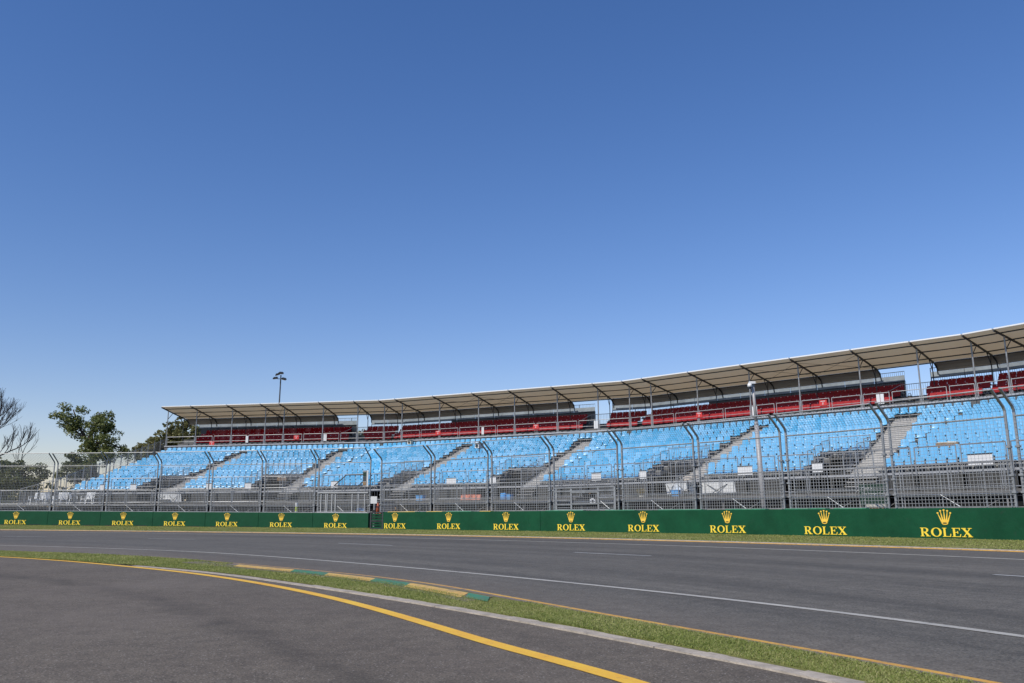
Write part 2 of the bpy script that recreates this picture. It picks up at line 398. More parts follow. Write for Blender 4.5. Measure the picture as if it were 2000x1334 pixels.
# dusty gutter strip beside the edge line
strip('dusty_gutter', offset(NY, -.06), offset(NY, -.145), .0135, M['dirt'])
ribbon('white_track_line', NW, .11, .004, M['wline'])
ribbon('outer_white_line', offset(FY, -2.82), .16, .004, M['wline'])
def upstand(name, L, o0, o1, z1, m):
    A, B = offset(L, o0), offset(L, o1); mb = MB()
    for i in range(len(L)-1):
        q = [A[i], A[i+1], B[i+1], B[i]]; mb.hexa([(p.x, p.y, g(p.x)-.03) for p in q]+[(p.x, p.y, g(p.x)+z1) for p in q])
    return tag(mb.build(name, m), kind='structure')
upstand('outer_yellow_line', FY, 0, .04, .016, M['yline_old'])
upstand('outer_concrete_edge', FY, .053, .25, .034, M['concrete'])
for k, (p0, p1) in enumerate(((( -20.5,34.0),(-18.3,33.3)), ((-13.57,31.53),(-11.47,30.59)), ((-5.39,26.19),(-3.42,24.12)), ((1.39,19.42),(2.86,17.68)), ((6.8,12.12),(7.9,10.0)))):
    a, b = Vector(p0), Vector(p1); n = [a.lerp(b, i/6) for i in range(7)]
    ribbon('lane_dash', n, .10, .004, M['wline_new'])

# painted kerb blocks along the inside edge
def kerb_blocks():
    L = NY; s = at_len(L)
    i0 = min(range(len(L)), key=lambda i: (L[i]-Vector((-6.0,16.6))).length)
    i1 = min(range(len(L)), key=lambda i: (L[i]-Vector((.02,9.15))).length)
    S0, S1 = s[i0], s[i1]
    def pt(u, off):
        j = 0
        while j < len(s)-2 and s[j+1] < u: j += 1
        k = (u-s[j])/(s[j+1]-s[j]); p = L[j].lerp(L[j+1], k); t = (L[j+1]-L[j]).normalized()
        return p+Vector((-t.y, t.x))*off
    cuts_ = [0,.11,.19,.40,.515,.665,.775,.945,1.0]; n = 8
    for i in range(2, n):
        mb = MB(); u0, u1 = S0+(S1-S0)*cuts_[i], S0+(S1-S0)*cuts_[i+1]
        K = 6; wd = .30 if i < 7 else .24
        for k in range(K):
            a, b = u0+(u1-u0)*k/K, u0+(u1-u0)*(k+1)/K; sk = .42
            P = [pt(a, -.24), pt(b, -.24), pt(b+sk, -.24-wd), pt(a+sk, -.24-wd)]
            mb.quad(*[(p.x, p.y, g(p.x)+(.0215 if q < 2 else .0225)) for q, p in enumerate(P)])
        o = mb.build('kerb_block', M['kerb_y'] if i % 2 == 0 else M['kerb_g']); recalc(o)
        if o.data.polygons[0].normal.z < 0: o.data.flip_normals()
        tag(o, kind='structure')
    sub_ = [pt(S0+(S1-S0)*i/20, -.2) for i in range(21)]
    strip('kerb_apron', sub_, [pt(S0+(S1-S0)*i/20+.3, -.66) for i in range(21)], .018, M['dirt'])
kerb_blocks()

# low concrete edging along the pit road, cast in lengths
def edging():
    L = [p for p in KB if p.y > -8]; s = at_len(L); T = s[-1]; piece = 3.05; mb = MB()
    k = 0; u = 0
    def pt(u):
        j = 0
        while j < len(s)-2 and s[j+1] < u: j += 1
        q = (u-s[j])/(s[j+1]-s[j]); t = (L[j+1]-L[j]).normalized(); return L[j].lerp(L[j+1], q), Vector((-t.y, t.x))
    while u < T-.2:
        e = min(u+piece-.012, T); n = 8
        for i in range(n):
            a, na = pt(u+(e-u)*i/n); b, nb = pt(u+(e-u)*(i+1)/n); w = .066
            z0, z1 = -.03, .012 if u > 4 else .006
            A = [a-na*w, b-nb*w, b+nb*w, a+na*w]
            mb.hexa([(p.x, p.y, g(p.x)+z0) for p in A]+[(p.x, p.y, g(p.x)+z1+random.uniform(-.002,.002)) for p in A])
        u += piece; k += 1
    tag(mb.build('concrete_edging', M['concrete']), kind='structure')
edging()

# grass strip at the foot of the wall, and the apron behind it
# ---- wall curves
def chain(X, Z, ph, k, dk, n):
    P = []; ds = .25
    for i in range(int(n*4/ds)+1):
        s = i*ds; P.append((s, Vector((X, Z)), ph+k*s+dk*s*s))
        a = ph+k*(s+ds/2)+dk*(s+ds/2)**2; X += math.cos(a)*ds; Z += math.sin(a)*ds
    return P
CL = chain(-35.7023,58.0965,-.11201,-.011014,2.807e-5, 7)
CR = chain(-7.7261,47.2817,-.61282,-.009078,-7.196e-5, 10)
HW = .969
def on(C, s, off=0.0):
    """point on a wall curve; off > 0 is away from the track. returns (xy, tangent, normal)"""
    i = int(max(0, min(len(C)-2, s/.25))); u = (s-C[i][0])/.25
    p = C[i][1]+(C[i+1][1]-C[i][1])*u; a = C[i][2]+(C[i+1][2]-C[i][2])*u
    t = Vector((math.cos(a), math.sin(a))); n = Vector((-t.y, t.x))
    return p+n*off, t, n
def zL(s): return .242-.0106*s*1.0
def zR(s): return 0.0
footL = [on(CL, s*.5, 0)[0] for s in range(-12, 57)]
footR = [on(CR, s*.5, 0)[0] for s in range(0, 80)]
foot = footL+footR
strip('grass_strip', offset(FY, .36)[2:], [Vector((-70,61))]+[Vector((-55,60))]+[Vector((-42,58.9))]+[p for p in offset(footL, .3)]+[p for p in offset(footR, .3)]+[Vector((19.5,16)),Vector((21,8)),Vector((21.5,-22))], .030, M['verge'], 6)
strip('service_apron', [Vector((-80,62))]+[p for p in offset(footL, .5)]+[p for p in offset(footR, .5)]+[Vector((20,16)),Vector((22,-20))], [Vector((-80,95)),Vector((-30,92)),Vector((0,85)),Vector((25,66)),Vector((42,45)),Vector((55,10)),Vector((60,-20))], -.02, M['apron'], 10)

# ------------------------------------------------------------------ camera
cam = bpy.data.cameras.new('camera'); co = bpy.data.objects.new('camera', cam); col.objects.link(co)
R_ = Vector((.9999851,.0011095,-.0053523)); U_ = Vector((.0054661,-.2029767,.9791683)); F_ = Vector((0,.9791829,.2029797))
CP = Vector((0,0,.89557))
co.matrix_world = Matrix(((R_.x,U_.x,-F_.x,CP.x),(R_.y,U_.y,-F_.y,CP.y),(R_.z,U_.z,-F_.z,CP.z),(0,0,0,1)))
cam.sensor_width = 36; cam.lens = 1613/2000*36; cam.clip_end = 9000; cam.clip_start = .05
sc.camera = co

# ------------------------------------------------------------------ sky and sun
SUN_EL = rad(43.5)
sdir = Vector((-.66, -.75)).normalized()      # towards the sun, seen from above
w = bpy.data.worlds.new('World'); sc.world = w; w.use_nodes = True; nt = w.node_tree
sky = nt.nodes.new('ShaderNodeTexSky'); sky.sky_type = 'NISHITA'; sky.sun_disc = False
sky.sun_elevation = SUN_EL; sky.sun_rotation = math.atan2(sdir.x, sdir.y)
sky.air_density = 1.2; sky.dust_density = .05; sky.ozone_density = 2.0; sky.altitude = 0
wb = nt.nodes.new('ShaderNodeMix'); wb.data_type = 'RGBA'; wb.blend_type = 'MULTIPLY'; wb.inputs[0].default_value = 1
wb.inputs[7].default_value = (.86,.80,1.0,1)
hs = nt.nodes.new('ShaderNodeHueSaturation'); hs.inputs['Saturation'].default_value = 1.25
nt.links.new(sky.outputs['Color'], hs.inputs['Color']); nt.links.new(hs.outputs['Color'], wb.inputs[6]); nt.links.new(wb.outputs[2], nt.nodes['Background'].inputs['Color']); nt.nodes['Background'].inputs['Strength'].default_value = .124
sl = bpy.data.lights.new('sun', 'SUN'); sl.energy = 4.2; sl.angle = rad(.53); sl.color = (1.0,.95,.86)
so = bpy.data.objects.new('sun', sl); col.objects.link(so)
so.rotation_euler = Vector((-sdir.x*math.cos(SUN_EL), -sdir.y*math.cos(SUN_EL), -math.sin(SUN_EL))).to_track_quat('-Z', 'Y').to_euler()
so.location = (-40,-30,60)
sc.view_settings.view_transform = 'Standard'; sc.view_settings.look = 'None'; sc.view_settings.exposure = 0; sc.view_settings.gamma = 1

# ------------------------------------------------------------------ lettering for the walls (flat artwork, s along the wall, z up)
def thick_poly(mb, pts, f, o0, o1):
    """extruded flat outline; f maps (u, z, off) to 3-D"""
    n = len(pts); k = len(mb.v)
    mb.v += [tuple(f(u, z, o1)) for u, z in pts]+[tuple(f(u, z, o0)) for u, z in pts]
    mb.f.append(tuple(range(k, k+n))); mb.m.append(mb.mi)
    for i in range(n):
        j = (i+1) % n; mb.f.append((k+i, k+n+i, k+n+j, k+j)); mb.m.append(mb.mi)
def ring(mb, cx, cz, ox, oz, ix, iz, f, o0, o1, a0=0, a1=360, n=28, ishift=0):
    for i in range(n):
        t0, t1 = rad(a0+(a1-a0)*i/n), rad(a0+(a1-a0)*(i+1)/n)
        P = [(cx+ox*math.cos(t0), cz+oz*math.sin(t0)), (cx+ox*math.cos(t1), cz+oz*math.sin(t1)),
             (cx+ishift+ix*math.cos(t1), cz+iz*math.sin(t1)), (cx+ishift+ix*math.cos(t0), cz+iz*math.sin(t0))]
        thick_poly(mb, P, f, o0, o1)
def R4(x0, z0, x1, z1): return [(x0,z0),(x1,z0),(x1,z1),(x0,z1)]
def letters(f):
    """five roman capitals R O L E X, 1 unit tall, mapped by f; returns total width"""
    mb = MB(); e = [0]
    def P(pts): e[0] += .0004; thick_poly(mb, pts, f, -.002, .004+e[0])
    sw, th, sf = .175, .07, .09     # stem, hairline, serif overhang
    x = 0
    # R
    P(R4(x+sf,0,x+sf+sw,1)); P(R4(x,0,x+2*sf+sw,th)); P(R4(x,1-th,x+sf+.02,1))
    cx = x+sf+sw+.18; e[0] += .0004
    P(R4(x+sf+sw-.02,1-th,cx,1)); P(R4(x+sf+sw-.02,.46,cx,.46+th))
    ring(mb, cx, .73, .28, .27, .10, .195, f, -.002, .004+e[0]+.0004, -90, 90, 16); e[0] += .0008
    P([(cx-.14,.48),(cx+.07,.48),(cx+.33,th),(cx+.12,th)]); P(R4(cx+.06,0,cx+.45,th))
    x = cx+.45+.06
    # O
    ring(mb, x+.47, .5, .47, .52, .275, .445, f, -.002, .004+e[0]+.0004, 0, 360, 36); e[0] += .0008
    x += .94+.08
    # L
    P(R4(x+sf,0,x+sf+sw,1)); P(R4(x,1-th,x+2*sf+sw,1)); P(R4(x,0,x+.70,th)); P([(x+.62,th),(x+.70,th),(x+.74,.33),(x+.67,.33)])
    x += .74+.08
    # E
    P(R4(x+sf,0,x+sf+sw,1)); P(R4(x,0,x+.72,th)); P(R4(x,1-th,x+.69,1)); P(R4(x+sf+sw-.01,.47,x+.50,.47+th))
    P([(x+.64,th),(x+.72,th),(x+.77,.32),(x+.70,.32)]); P(R4(x+.62,.74,x+.69,1-th)); P(R4(x+.45,.37,x+.52,.65))
    x += .77+.06
    # X
    P([(x+.06,1-th),(x+.28,1-th),(x+.82,th),(x+.60,th)]); P([(x+.13,th),(x+.23,th),(x+.75,1-th),(x+.65,1-th)])
    P(R4(x,0,x+.36,th)); P(R4(x+.50,0,x+.90,th)); P(R4(x-.02,1-th,x+.38,1)); P(R4(x+.54,1-th,x+.86,1))
    return mb, x+.90
def crown(f):
    """five-pointed crown with balls; 1 unit tall, centred on u = 0"""
    mb = MB(); dk = MB()
    tips = [(-.40,.74),(-.22,.88),(0,.93),(.22,.88),(.40,.74)]
    base = [(-.235,.14),(-.13,.105),(0,.095),(.13,.105),(.235,.14)]
    bx = [-.235,-.125,0,.125,.235]
    bx = [-.19,-.10,0,.10,.19]
    for i, ((tx, tz), b) in enumerate(zip(tips, bx)):
        w0 = .058; o = .004+.0005*i
        thick_poly(mb, [(b-w0,.20),(b+w0,.20),(tx+.016,tz),(tx-.016,tz)], f, -.002, o)
        thick_poly(mb, [(tx+.064*math.cos(rad(a)), tz+.03+.055*math.sin(rad(a))) for a in range(0,360,30)], f, -.002, o+.003)
    thick_poly(mb, [(-.25,.28),(-.20,.10),(.20,.10),(.25,.28),(.12,.33),(0,.34),(-.12,.33)], f, -.002, .0075)
    thick_poly(mb, [(.205*math.cos(rad(a)), .10+.095*math.sin(rad(a))) for a in range(0,360,15)], f, -.002, .0085)
    thick_poly(dk, [(.145*math.cos(rad(a)), .115+.042*math.sin(rad(a))) for a in range(0,360,15)], f, -.002, .0115)
    return mb, dk

def logo(C, zf, s0, parent, wid=1.64, lh=.272):
    """lettering and crown standing proud of the wall face, centred at s0"""
    _, W = letters(lambda u, z, o: (u, z, o))
    kx = wid/W
    def mp(u, z, o):
        p, t, n = on(C, s0+u, -o-.006); return (p.x, p.y, zf(s0+u)+z)
    mb, _ = letters(lambda u, z, o: mp((u-W/2)*kx, .085+z*lh, o))
    recalc(mb.build('lettering', M['yellow_ink'], parent))
    cb, dk = crown(lambda u, z, o: mp(u*.50, .448+z*.475, o))
    c = recalc(cb.build('crown_emblem', M['gold_ink'], parent))
    recalc(dk.build('crown_base', M['dark_ink'], None)); ob = col.objects[-1]
    ob.parent = c; ob.matrix_parent_inverse = Matrix()
    ob.matrix_parent_inverse = c.matrix_parent_inverse.inverted() @ Matrix.Identity(4) if False else Matrix()
    return c

def wall_body(C, zf, s0, s1, off0, off1, z1=HW, z0=-.05, lean=.0, n=None, wob=0.0):
    mb = MB(); n = n or max(2, int((s1-s0)/.5)); k = len(mb.v)
    prof = [(off0, z0), (off0+lean, z1-.03), (off0+lean+.03, z1), (off1-.03, z1), (off1, z1-.03), (off1, z0)]
    for i in range(n+1):
        s = s0+(s1-s0)*i/n
        for o, z in prof:
            ww = wob*noise.noise(Vector((s*.9, z*2, 3))) if z > z0 else 0
            p, t, nn = on(C, s, o+ww); mb.v.append((p.x, p.y, zf(s)+z+(wob*.6*noise.noise(Vector((s*1.7, 7, 1))) if z > .5 else 0)))
    m = len(prof)
    for i in range(n):
        for j in range(m-1):
            a = k+i*m+j; mb.f.append((a, a+m, a+m+1, a+1)); mb.m.append(0)
    mb.f.append(tuple(range(k, k+m))); mb.m.append(0)
    mb.f.append(tuple(range(k+n*m, k+n*m+m))[::-1]); mb.m.append(0)
    return mb

ORD = ['first','second','third','fourth','fifth','sixth','seventh','eighth','ninth','tenth','eleventh','twelfth','thirteenth','fourteenth','fifteenth','sixteenth','seventeenth','eighteenth','nineteenth','twentieth',
       'twenty-first','twenty-second','twenty-third','twenty-fourth','twenty-fifth','twenty-sixth','twenty-seventh','twenty-eighth','twenty-ninth','thirtieth','thirty-first','thirty-second','thirty-third','thirty-fourth','thirty-fifth','thirty-sixth','thirty-seventh','thirty-eighth','thirty-ninth','fortieth']
logosL = [1.6,5.7,9.75,13.7,17.65,21.7,25.67]
for i in range(7):
    s0, s1 = i*4.0+.012, i*4.0+3.988
    if i == 0: s0 = -.2
    p, t, n = on(CL, (s0+s1)/2, 0)
    r = empty('wall_block', (p.x, p.y, zL((s0+s1)/2)), math.atan2(t.y, t.x))
    lab = 'green wall block with gold crown, %s' % (['leftmost, cut by the photo edge','second from the left end','third from the left end','middle one of the seven left blocks','third left of the slatted gap','second left of the slatted gap','right beside the slatted gap'][i])
    tag(r, lab, 'barrier', 'green wall blocks left of the gap')
    recalc(wall_body(CL, zL, s0, s1, 0, .5).build('body', M['green_panel'], r))
    logo(CL, zL, logosL[i], r)
    for q in (-1.15, 1.15):
        mb = MB(); c = (s0+s1)/2+q
        P = []
        for s_ in (c-.42, c+.42):
            for o in (-.004, .02):
                a = on(CL, s_, o)[0]; P.append(a)
        z = zL(c)
        mb.hexa([(P[0].x,P[0].y,z+.02),(P[2].x,P[2].y,z+.02),(P[3].x,P[3].y,z+.02),(P[1].x,P[1].y,z+.02),(P[0].x,P[0].y,z+.075),(P[2].x,P[2].y,z+.075),(P[3].x,P[3].y,z+.075),(P[1].x,P[1].y,z+.075)])
        mb.build('lifting_slot', M['black'], r)
    mb = MB()      # pale top cap
    for k in range(8):
        a0, a1 = s0+(s1-s0)*k/8, s0+(s1-s0)*(k+1)/8
        Q = [on(CL, a0, .03)[0], on(CL, a1, .03)[0], on(CL, a1, .47)[0], on(CL, a0, .47)[0]]
        mb.hexa([(q_.x, q_.y, zL(a0)+HW-.01) for q_ in Q]+[(q_.x, q_.y, zL(a0)+HW+.025) for q_ in Q])
    mb.build('top_cap', M['galv'], r)

for (s0, s1, lg, lab) in ((.63, 11.49, [1.53,5.45,9.33], 'green fabric covered wall with three crowns, right of the slatted gap'),
                          (11.51, 37.5, [13.36,17.39,21.52,25.62,29.83,33.9], 'long green fabric covered wall running off to the right edge')):
    p, t, n = on(CR, min(s1, 30)*.5+s0*.5, 0)
    r = empty('wall_banner', (p.x, p.y, 0), math.atan2(t.y, t.x))
    tag(r, lab, 'barrier')
    recalc(wall_body(CR, zR, s0, s1, 0, .5, wob=.003).build('body', M['green'], r, smooth=False))
    for q in lg: logo(CR, zR, q, r)
    rnd = random.Random(int(s0*10))
    s = s0+.3
    while s < min(s1, 33)-2:      # torn edge tape along the top
        ln = rnd.uniform(.7, 2.4); mk = rnd.choice(['yellow_tape','green_tape','green_tape','yellow_tape',None])
        if mk and s+ln < s1:
            mb = MB(); K = 6
            for k in range(K):
                a0, a1 = s+ln*k/K, s+ln*(k+1)/K
                Q = [on(CR, a0, .03)[0], on(CR, a1, .03)[0], on(CR, a1, .3)[0], on(CR, a0, .3)[0]]
                h = HW+.006+.010*noise.noise(Vector((a0*2, 1, 2)))
                mb.hexa([(q_.x, q_.y, HW-.01) for q_ in Q]+[(q_.x, q_.y, h+.012) for q_ in Q])
            mb.build('edge_tape', M[mk], r)
        s += ln+rnd.uniform(.1, 1.6)

# ------------------------------------------------------------------ debris fence panels on top of the wall
def fence_panel(C, zf, s0, s1, zb, ztip, label, variant=None, group='debris fence panels above the green wall'):
    """one lift-out panel: two cranked posts, rails, wire mesh, a lower frame with its stay"""
    O = .30
    def W(s, z, o=0):
        p, t, n = on(C, s, O+o); return Vector((p.x, p.y, zf(s)+z))
    sm = (s0+s1)/2
    b = W(sm, HW); t = on(C, sm)[1]
    r = empty('debris_fence_panel', b, math.atan2(t.y, t.x)); tag(r, label, 'fence panel', group)
    ov = .68
    for s in (s0, s1):
        mb = MB(); t_ = on(C, s)[1]; ax = Vector((t_.x, t_.y, 0))
        pts = [W(s, HW-.02), W(s, zb), W(s, zb+.12, -.07), W(s, ztip, -ov)]
        for a, b_ in zip(pts[:-1], pts[1:]):
            d = (b_-a).normalized(); mb.bar(a-d*.012, b_+d*.012, .056, .070, upv=ax)
        for z in (zb*.33+HW*.67, zb*.62+HW*.38, HW+.45): mb.box(W(s, z), (.13,.13,.06), (ax, Vector((-ax.y, ax.x, 0)), Vector((0,0,1))))
        mb.build('post', M['post'], r)
    def rail(s_a, s_b, z, o, rr, m, name):
        mb = MB(); K = 4; P = [W(s_a+(s_b-s_a)*k/K, z, o) for k in range(K+1)]; mb.path(P, rr, 7); return mb.build(name, m, r)
    rail(s0, s1, ztip-.01, -ov, .023, M['galv_light'], 'top_rail')
    rail(s0, s1, zb-.18, 0, .026, M['post'], 'rail')
    rail(s0, s1, HW+.42, .02, .022, M['galv_light'], 'rail')
    # wire mesh: vertical wires follow the crank, horizontals every 0.11 m
    mb = MB(); wd = .0068; pitch = .112
    n = int((s1-s0)/pitch)
    for k in range(1, n):
        s = s0+(s1-s0)*k/n
        for a, b_, q in ((W(s, HW, -.055), W(s, 2.4, -.055), 1.75), (W(s, 2.4, -.055), W(s, zb, -.055), 1), (W(s, zb, -.055), W(s, ztip, -ov-.03), 1)):
            mb.bar(a, b_, wd*q, wd*q)
    zs = [HW+.04+pitch*i for i in range(int((zb-HW)/pitch))]
    for z in zs:
        for k in range(2): q = 1.75 if z < 2.4 else 1; mb.bar(W(s0+(s1-s0)*k/2, z, -.06), W(s0+(s1-s0)*(k+1)/2, z, -.06), wd*q, wd*q)
    L = math.hypot(ztip-zb, ov)
    for i in range(int(L/pitch)+1):
        u = i*pitch/L
        for k in range(2):
            mb.bar(W(s0+(s1-s0)*k/2, zb+(ztip-zb)*u, -.06-(ov-.03)*u), W(s0+(s1-s0)*(k+1)/2, zb+(ztip-zb)*u, -.06-(ov-.03)*u), wd, wd)
    mb.build('wire_mesh', M['wire'], r)
    # lower frame
    zt = 2.38
    if variant is None:
        mb = MB()
        for s in (s0+.16, s0+(s1-s0)*.40, s0+(s1-s0)*.76, s1-.16): mb.tube(W(s, HW, .10), W(s, zt, .10), .018, 6)
        for z in (zt, 1.62): mb.path([W(s0+.1+(s1-s0-.2)*k/3, z, .10) for k in range(4)], .02, 6)
        mb.build('lower_frame', M['galv'], r)
        mb = MB(); sq = s0+(s1-s0)*.40; mb.tube(W(sq, HW+.42, .0), W(sq+.62, HW+.03, -.05), .014, 6); mb.build('stay', M['stay'], r)
    elif variant == 'window':
        mb = MB()
        xs = [.08,.28,.72,.92]
        for f in (.06,.30,.72,.97): mb.bar(W(s0+(s1-s0)*f, HW, -.12), W(s0+(s1-s0)*f, 2.02, -.12), .075, .05)
        for z in (2.02,1.86): mb.bar(W(s0+.1, z, -.125), W(s1-.1, z, -.125), .05, .06)
        for f0, f1, z in ((.06,.30,1.45),(.30,.72,1.28),(.30,.72,1.80),(.72,.97,1.55),(.30,.72,1.02),(.06,.30,1.02),(.72,.97,1.02),(.06,.30,1.25),(.72,.97,1.3)):
            mb.bar(W(s0+(s1-s0)*f0, z, -.13), W(s0+(s1-s0)*f1, z, -.13), .05, .06)
        mb.build('window_frame', M['galv'], r)
        mb = MB()
        for f0, f1, za, zb_ in ((.06,.30,1.02,2.0),(.72,.97,1.02,2.0),(.0,1.0,2.04,2.75)):
            k = 0
            while za+.09*k < zb_:
                mb.bar(W(s0+(s1-s0)*f0, za+.09*k, -.1), W(s0+(s1-s0)*f1, za+.09*k, -.1), .024, .012); k += 1
        mb.build('infill_bars', M['galv'], r)
        mb = MB(); mb.tube(W(s0+(s1-s0)*.77, HW+.42, -.2), W(s1-.35, HW+.08, -.22), .014, 6); mb.build('stay', M['stay'], r)
    elif variant == 'gate':
        mb = MB()
        for f in (.08,.17,.20,.29,.36,.68,.80,.92): mb.bar(W(s0+(s1-s0)*f, HW, -.1), W(s0+(s1-s0)*f, 2.12, -.1), .05, .04)
        for z in (2.2,): mb.bar(W(s0+.05, z, -.12), W(s1-.05, z, -.12), .07, .06)
        for z in (1.02,): mb.bar(W(s0+.05, z, -.12), W(s1-.05, z, -.12), .06, .05)
        mb.build('gate_frame', M['galv_light'], r)
        mb = MB()
        for za in [1.1+.1*k for k in range(10)]: mb.bar(W(s0+.2, za, -.08), W(s1-.2, za, -.08), .012, .012)
        mb.build('infill_bars', M['galv'], r)
        mb = MB()      # black bracket outline
        P = [(.33,2.62),(.56,3.27),(.93,3.27),(.93,2.62),(.33,2.62)]
        for (a, za), (b_, zb2) in zip(P[:-1], P[1:]): mb.bar(W(s0+(s1-s0)*a, za, -.14), W(s0+(s1-s0)*b_, zb2, -.14), .05, .05)
        mb.bar(W(s0+(s1-s0)*.80, 2.62, -.14), W(s0+(s1-s0)*.93, 2.98, -.14), .04, .04)
        mb.build('bracket_frame', M['dark_steel'], r)
        mb = MB(); mb.tube(W(s0+(s1-s0)*.40, HW+.42, -.1), W(s0+(s1-s0)*.52, HW+.1, -.12), .014, 6); mb.build('stay', M['stay'], r)
    return r

LBL = ['tall mesh fence panel at the far left edge, above the leftmost crown','mesh fence panel second from the far left, before white chairs',
       'mesh fence panel third from the far left','mesh fence panel fourth from the far left','mesh fence panel third left of the slatted gap',
       'mesh fence panel second left of the slatted gap','mesh fence panel with gate frames and black bracket, left of the slatted gap']
for i in range(7):
    fence_panel(CL, zL, i*4+.13 if i else -.3, i*4+3.87, 4.22, 4.88, LBL[i], 'gate' if i == 6 else None)
LBR = ['mesh fence panel just right of the slatted gap','second mesh fence panel right of the slatted gap','mesh fence panel before the blue drum',
       'mesh fence panel with a framed window, black camera behind it','mesh fence panel right of the framed window panel','second mesh fence panel right of the framed window panel',
       'mesh fence panel crossed by the grey camera pole' if False else 'third mesh fence panel right of the framed window panel','fence panel before the dark green oval sign' if False else 'mesh fence panel second from the right edge','mesh fence panel cut off by the right edge']
for i in range(9):
    lab = LBR[i]
    if i == 5: lab = 'mesh fence panel crossed by the grey pole behind it'
    if i == 6: lab = 'mesh fence panel with the dark green lettered board behind'
    if i == 7: lab = 'nearest whole mesh fence panel, before the far right seats'
    fence_panel(CR, zR, (i*4+.13) if i else .12, i*4+3.87, 3.86, 4.47, lab, 'window' if i == 3 else None)

# ------------------------------------------------------------------ grandstand (local frame per straight section: s along, d back, z up)
HD = [-.1757,-.4641,-.7619,-.9763]; LEN = [19.6643,19.3918,21.1027,15.0]
VV = [Vector((-35.2067,65.6109))]
for h, L in zip(HD, LEN): VV.append(VV[-1]+Vector((math.cos(h), math.sin(h)))*L)
TT = [Vector((math.cos(h), math.sin(h))) for h in HD]; NN = [Vector((-t.y, t.x)) for t in TT]
KK = [0]+[math.tan((HD[i]-HD[i+1])/2) for i in range(3)]+[0]      # mitre slopes
def SP(i, s, d, z):
    p = VV[i]+TT[i]*s+NN[i]*d; return Vector((p.x, p.y, z))
def s_lo(i, d): return -d*KK[i]
def s_hi(i, d): return LEN[i]+d*KK[i+1]
def AX(i): return (Vector((TT[i].x, TT[i].y, 0)), Vector((NN[i].x, NN[i].y, 0)), Vector((0,0,1)))
def gz(i): return .12 if i == 0 else 0.0

RD, RH, NR = .944, .289, 14
F0 = 2.48                                   # floor of the lowest row
STAIR = [(0,9.08,-.02),(0,18.75,-.035),(1,9.1,-.115),(1,18.95,-.045),(2,11.2,-.15),(2,20.75,-.15)]    # section, s at the front, drift per metre back
SW = [.55,.55,.55,.55,.55,.68]
VOM = [(0,6.0,8.45),(0,15.3,18.1),(1,6.75,8.45),(1,15.75,18.3),(2,7.6,10.4),(2,17.6,19.75)]
gs = empty('grandstand', (0, 62, 0)); tag(gs, 'long curved scaffold grandstand with pale fabric canopy behind the mesh fence', 'grandstand')

def tier_parts():
    for i in range(4):
        mb = MB(); rb = MB()
        for r in range(NR):
            z = F0+RH*r; d0 = RD*r; d1 = RD*(r+1)
            vs = [(a, b) for (q, a, b) in VOM if q == i] if r < 4 else []
            def spans(da):
                lo, hi = s_lo(i, da)+.01, s_hi(i, da)-.01; out = []; c = lo
                for a, b in vs: out.append((c, a)); c = b
                out.append((c, hi)); return out
            for (a, b), (a2, b2) in zip(spans(d0), spans(d1)):
                mb.hexa([SP(i,a,d0+.01,z-.05),SP(i,b,d0+.01,z-.05),SP(i,b2,d1-.02,z-.05),SP(i,a2,d1-.02,z-.05),SP(i,a,d0+.01,z),SP(i,b,d0+.01,z),SP(i,b2,d1-.02,z),SP(i,a2,d1-.02,z)])
                # seat bearer plank and closing riser
                x = d0+.30
                cs = sorted((s_+k_*x-hw_-.03, s_+k_*x+hw_+.03) for (q_, s_, k_), hw_ in zip(STAIR, SW) if q_ == i and r < 13)
                segs = []; c_ = a
                for u0, u1 in cs:
                    if a < u0 < b or a < u1 < b:
                        if u0 > c_: segs.append((c_, u0))
                        c_ = max(c_, u1)
                if c_ < b: segs.append((c_, b))
                for u0, u1 in segs:
                    mb.hexa([SP(i,u0,x,z+.27),SP(i,u1,x,z+.27),SP(i,u1,x+.26,z+.27),SP(i,u0,x+.26,z+.27),SP(i,u0,x,z+.31),SP(i,u1,x,z+.31),SP(i,u1,x+.26,z+.31),SP(i,u0,x+.26,z+.31)])
                rb.hexa([SP(i,a,d1-.015,z-.05),SP(i,b,d1-.015,z-.05),SP(i,b2,d1,z-.05),SP(i,a2,d1,z-.05),SP(i,a,d1-.015,z+RH-.055),SP(i,b,d1-.015,z+RH-.055),SP(i,b2,d1,z+RH-.055),SP(i,a2,d1,z+RH-.055)])
                q = a+.4
                while q < b-.2:
                    if not any(u0 < q < u1 for u0, u1 in cs): rb.box(SP(i, q, x+.13, z+.135), (.05,.05,.27), AX(i))
                    q += 1.5
        mb.build('tier_decking', M['tread'], gs); rb.build('riser_board', M['riser'], gs)
        # walkway slab behind the top row and tiers for the upper seats
        mb = MB()
        for (d0, d1, z) in ((13.02,14.35,7.24),(14.35,15.2,7.30),(15.2,16.05,7.64),(16.05,17.35,8.08)):
            a, b, a2, b2 = s_lo(i,d0)+.01, s_hi(i,d0)-.01, s_lo(i,d1)+.01, s_hi(i,d1)-.01
            zb = z-.10 if d0 > 13.5 else z-.14
            if d0 > 13.5: zb = z-.36
            mb.hexa([SP(i,a,d0,zb),SP(i,b,d0,zb),SP(i,b2,d1-.004,zb),SP(i,a2,d1-.004,zb),SP(i,a,d0,z),SP(i,b,d0,z),SP(i,b2,d1-.004,z),SP(i,a2,d1-.004,z)])
        mb.build('upper_decking', M['riser'], gs)
        mb = MB(); a, b = s_lo(i,13.0)+.01, s_hi(i,13.0)-.01
        mb.box(SP(i,(a+b)/2,12.985,7.20), (b-a,.05,.09), AX(i)); mb.build('walkway_edge', M['galv_light'], gs)
        mb = MB(); mb.box(SP(i,(a+b)/2,13.05,6.62), (b-a,.03,.98), AX(i)); mb.build('walkway_face', M['riser'], gs)
tier_parts()

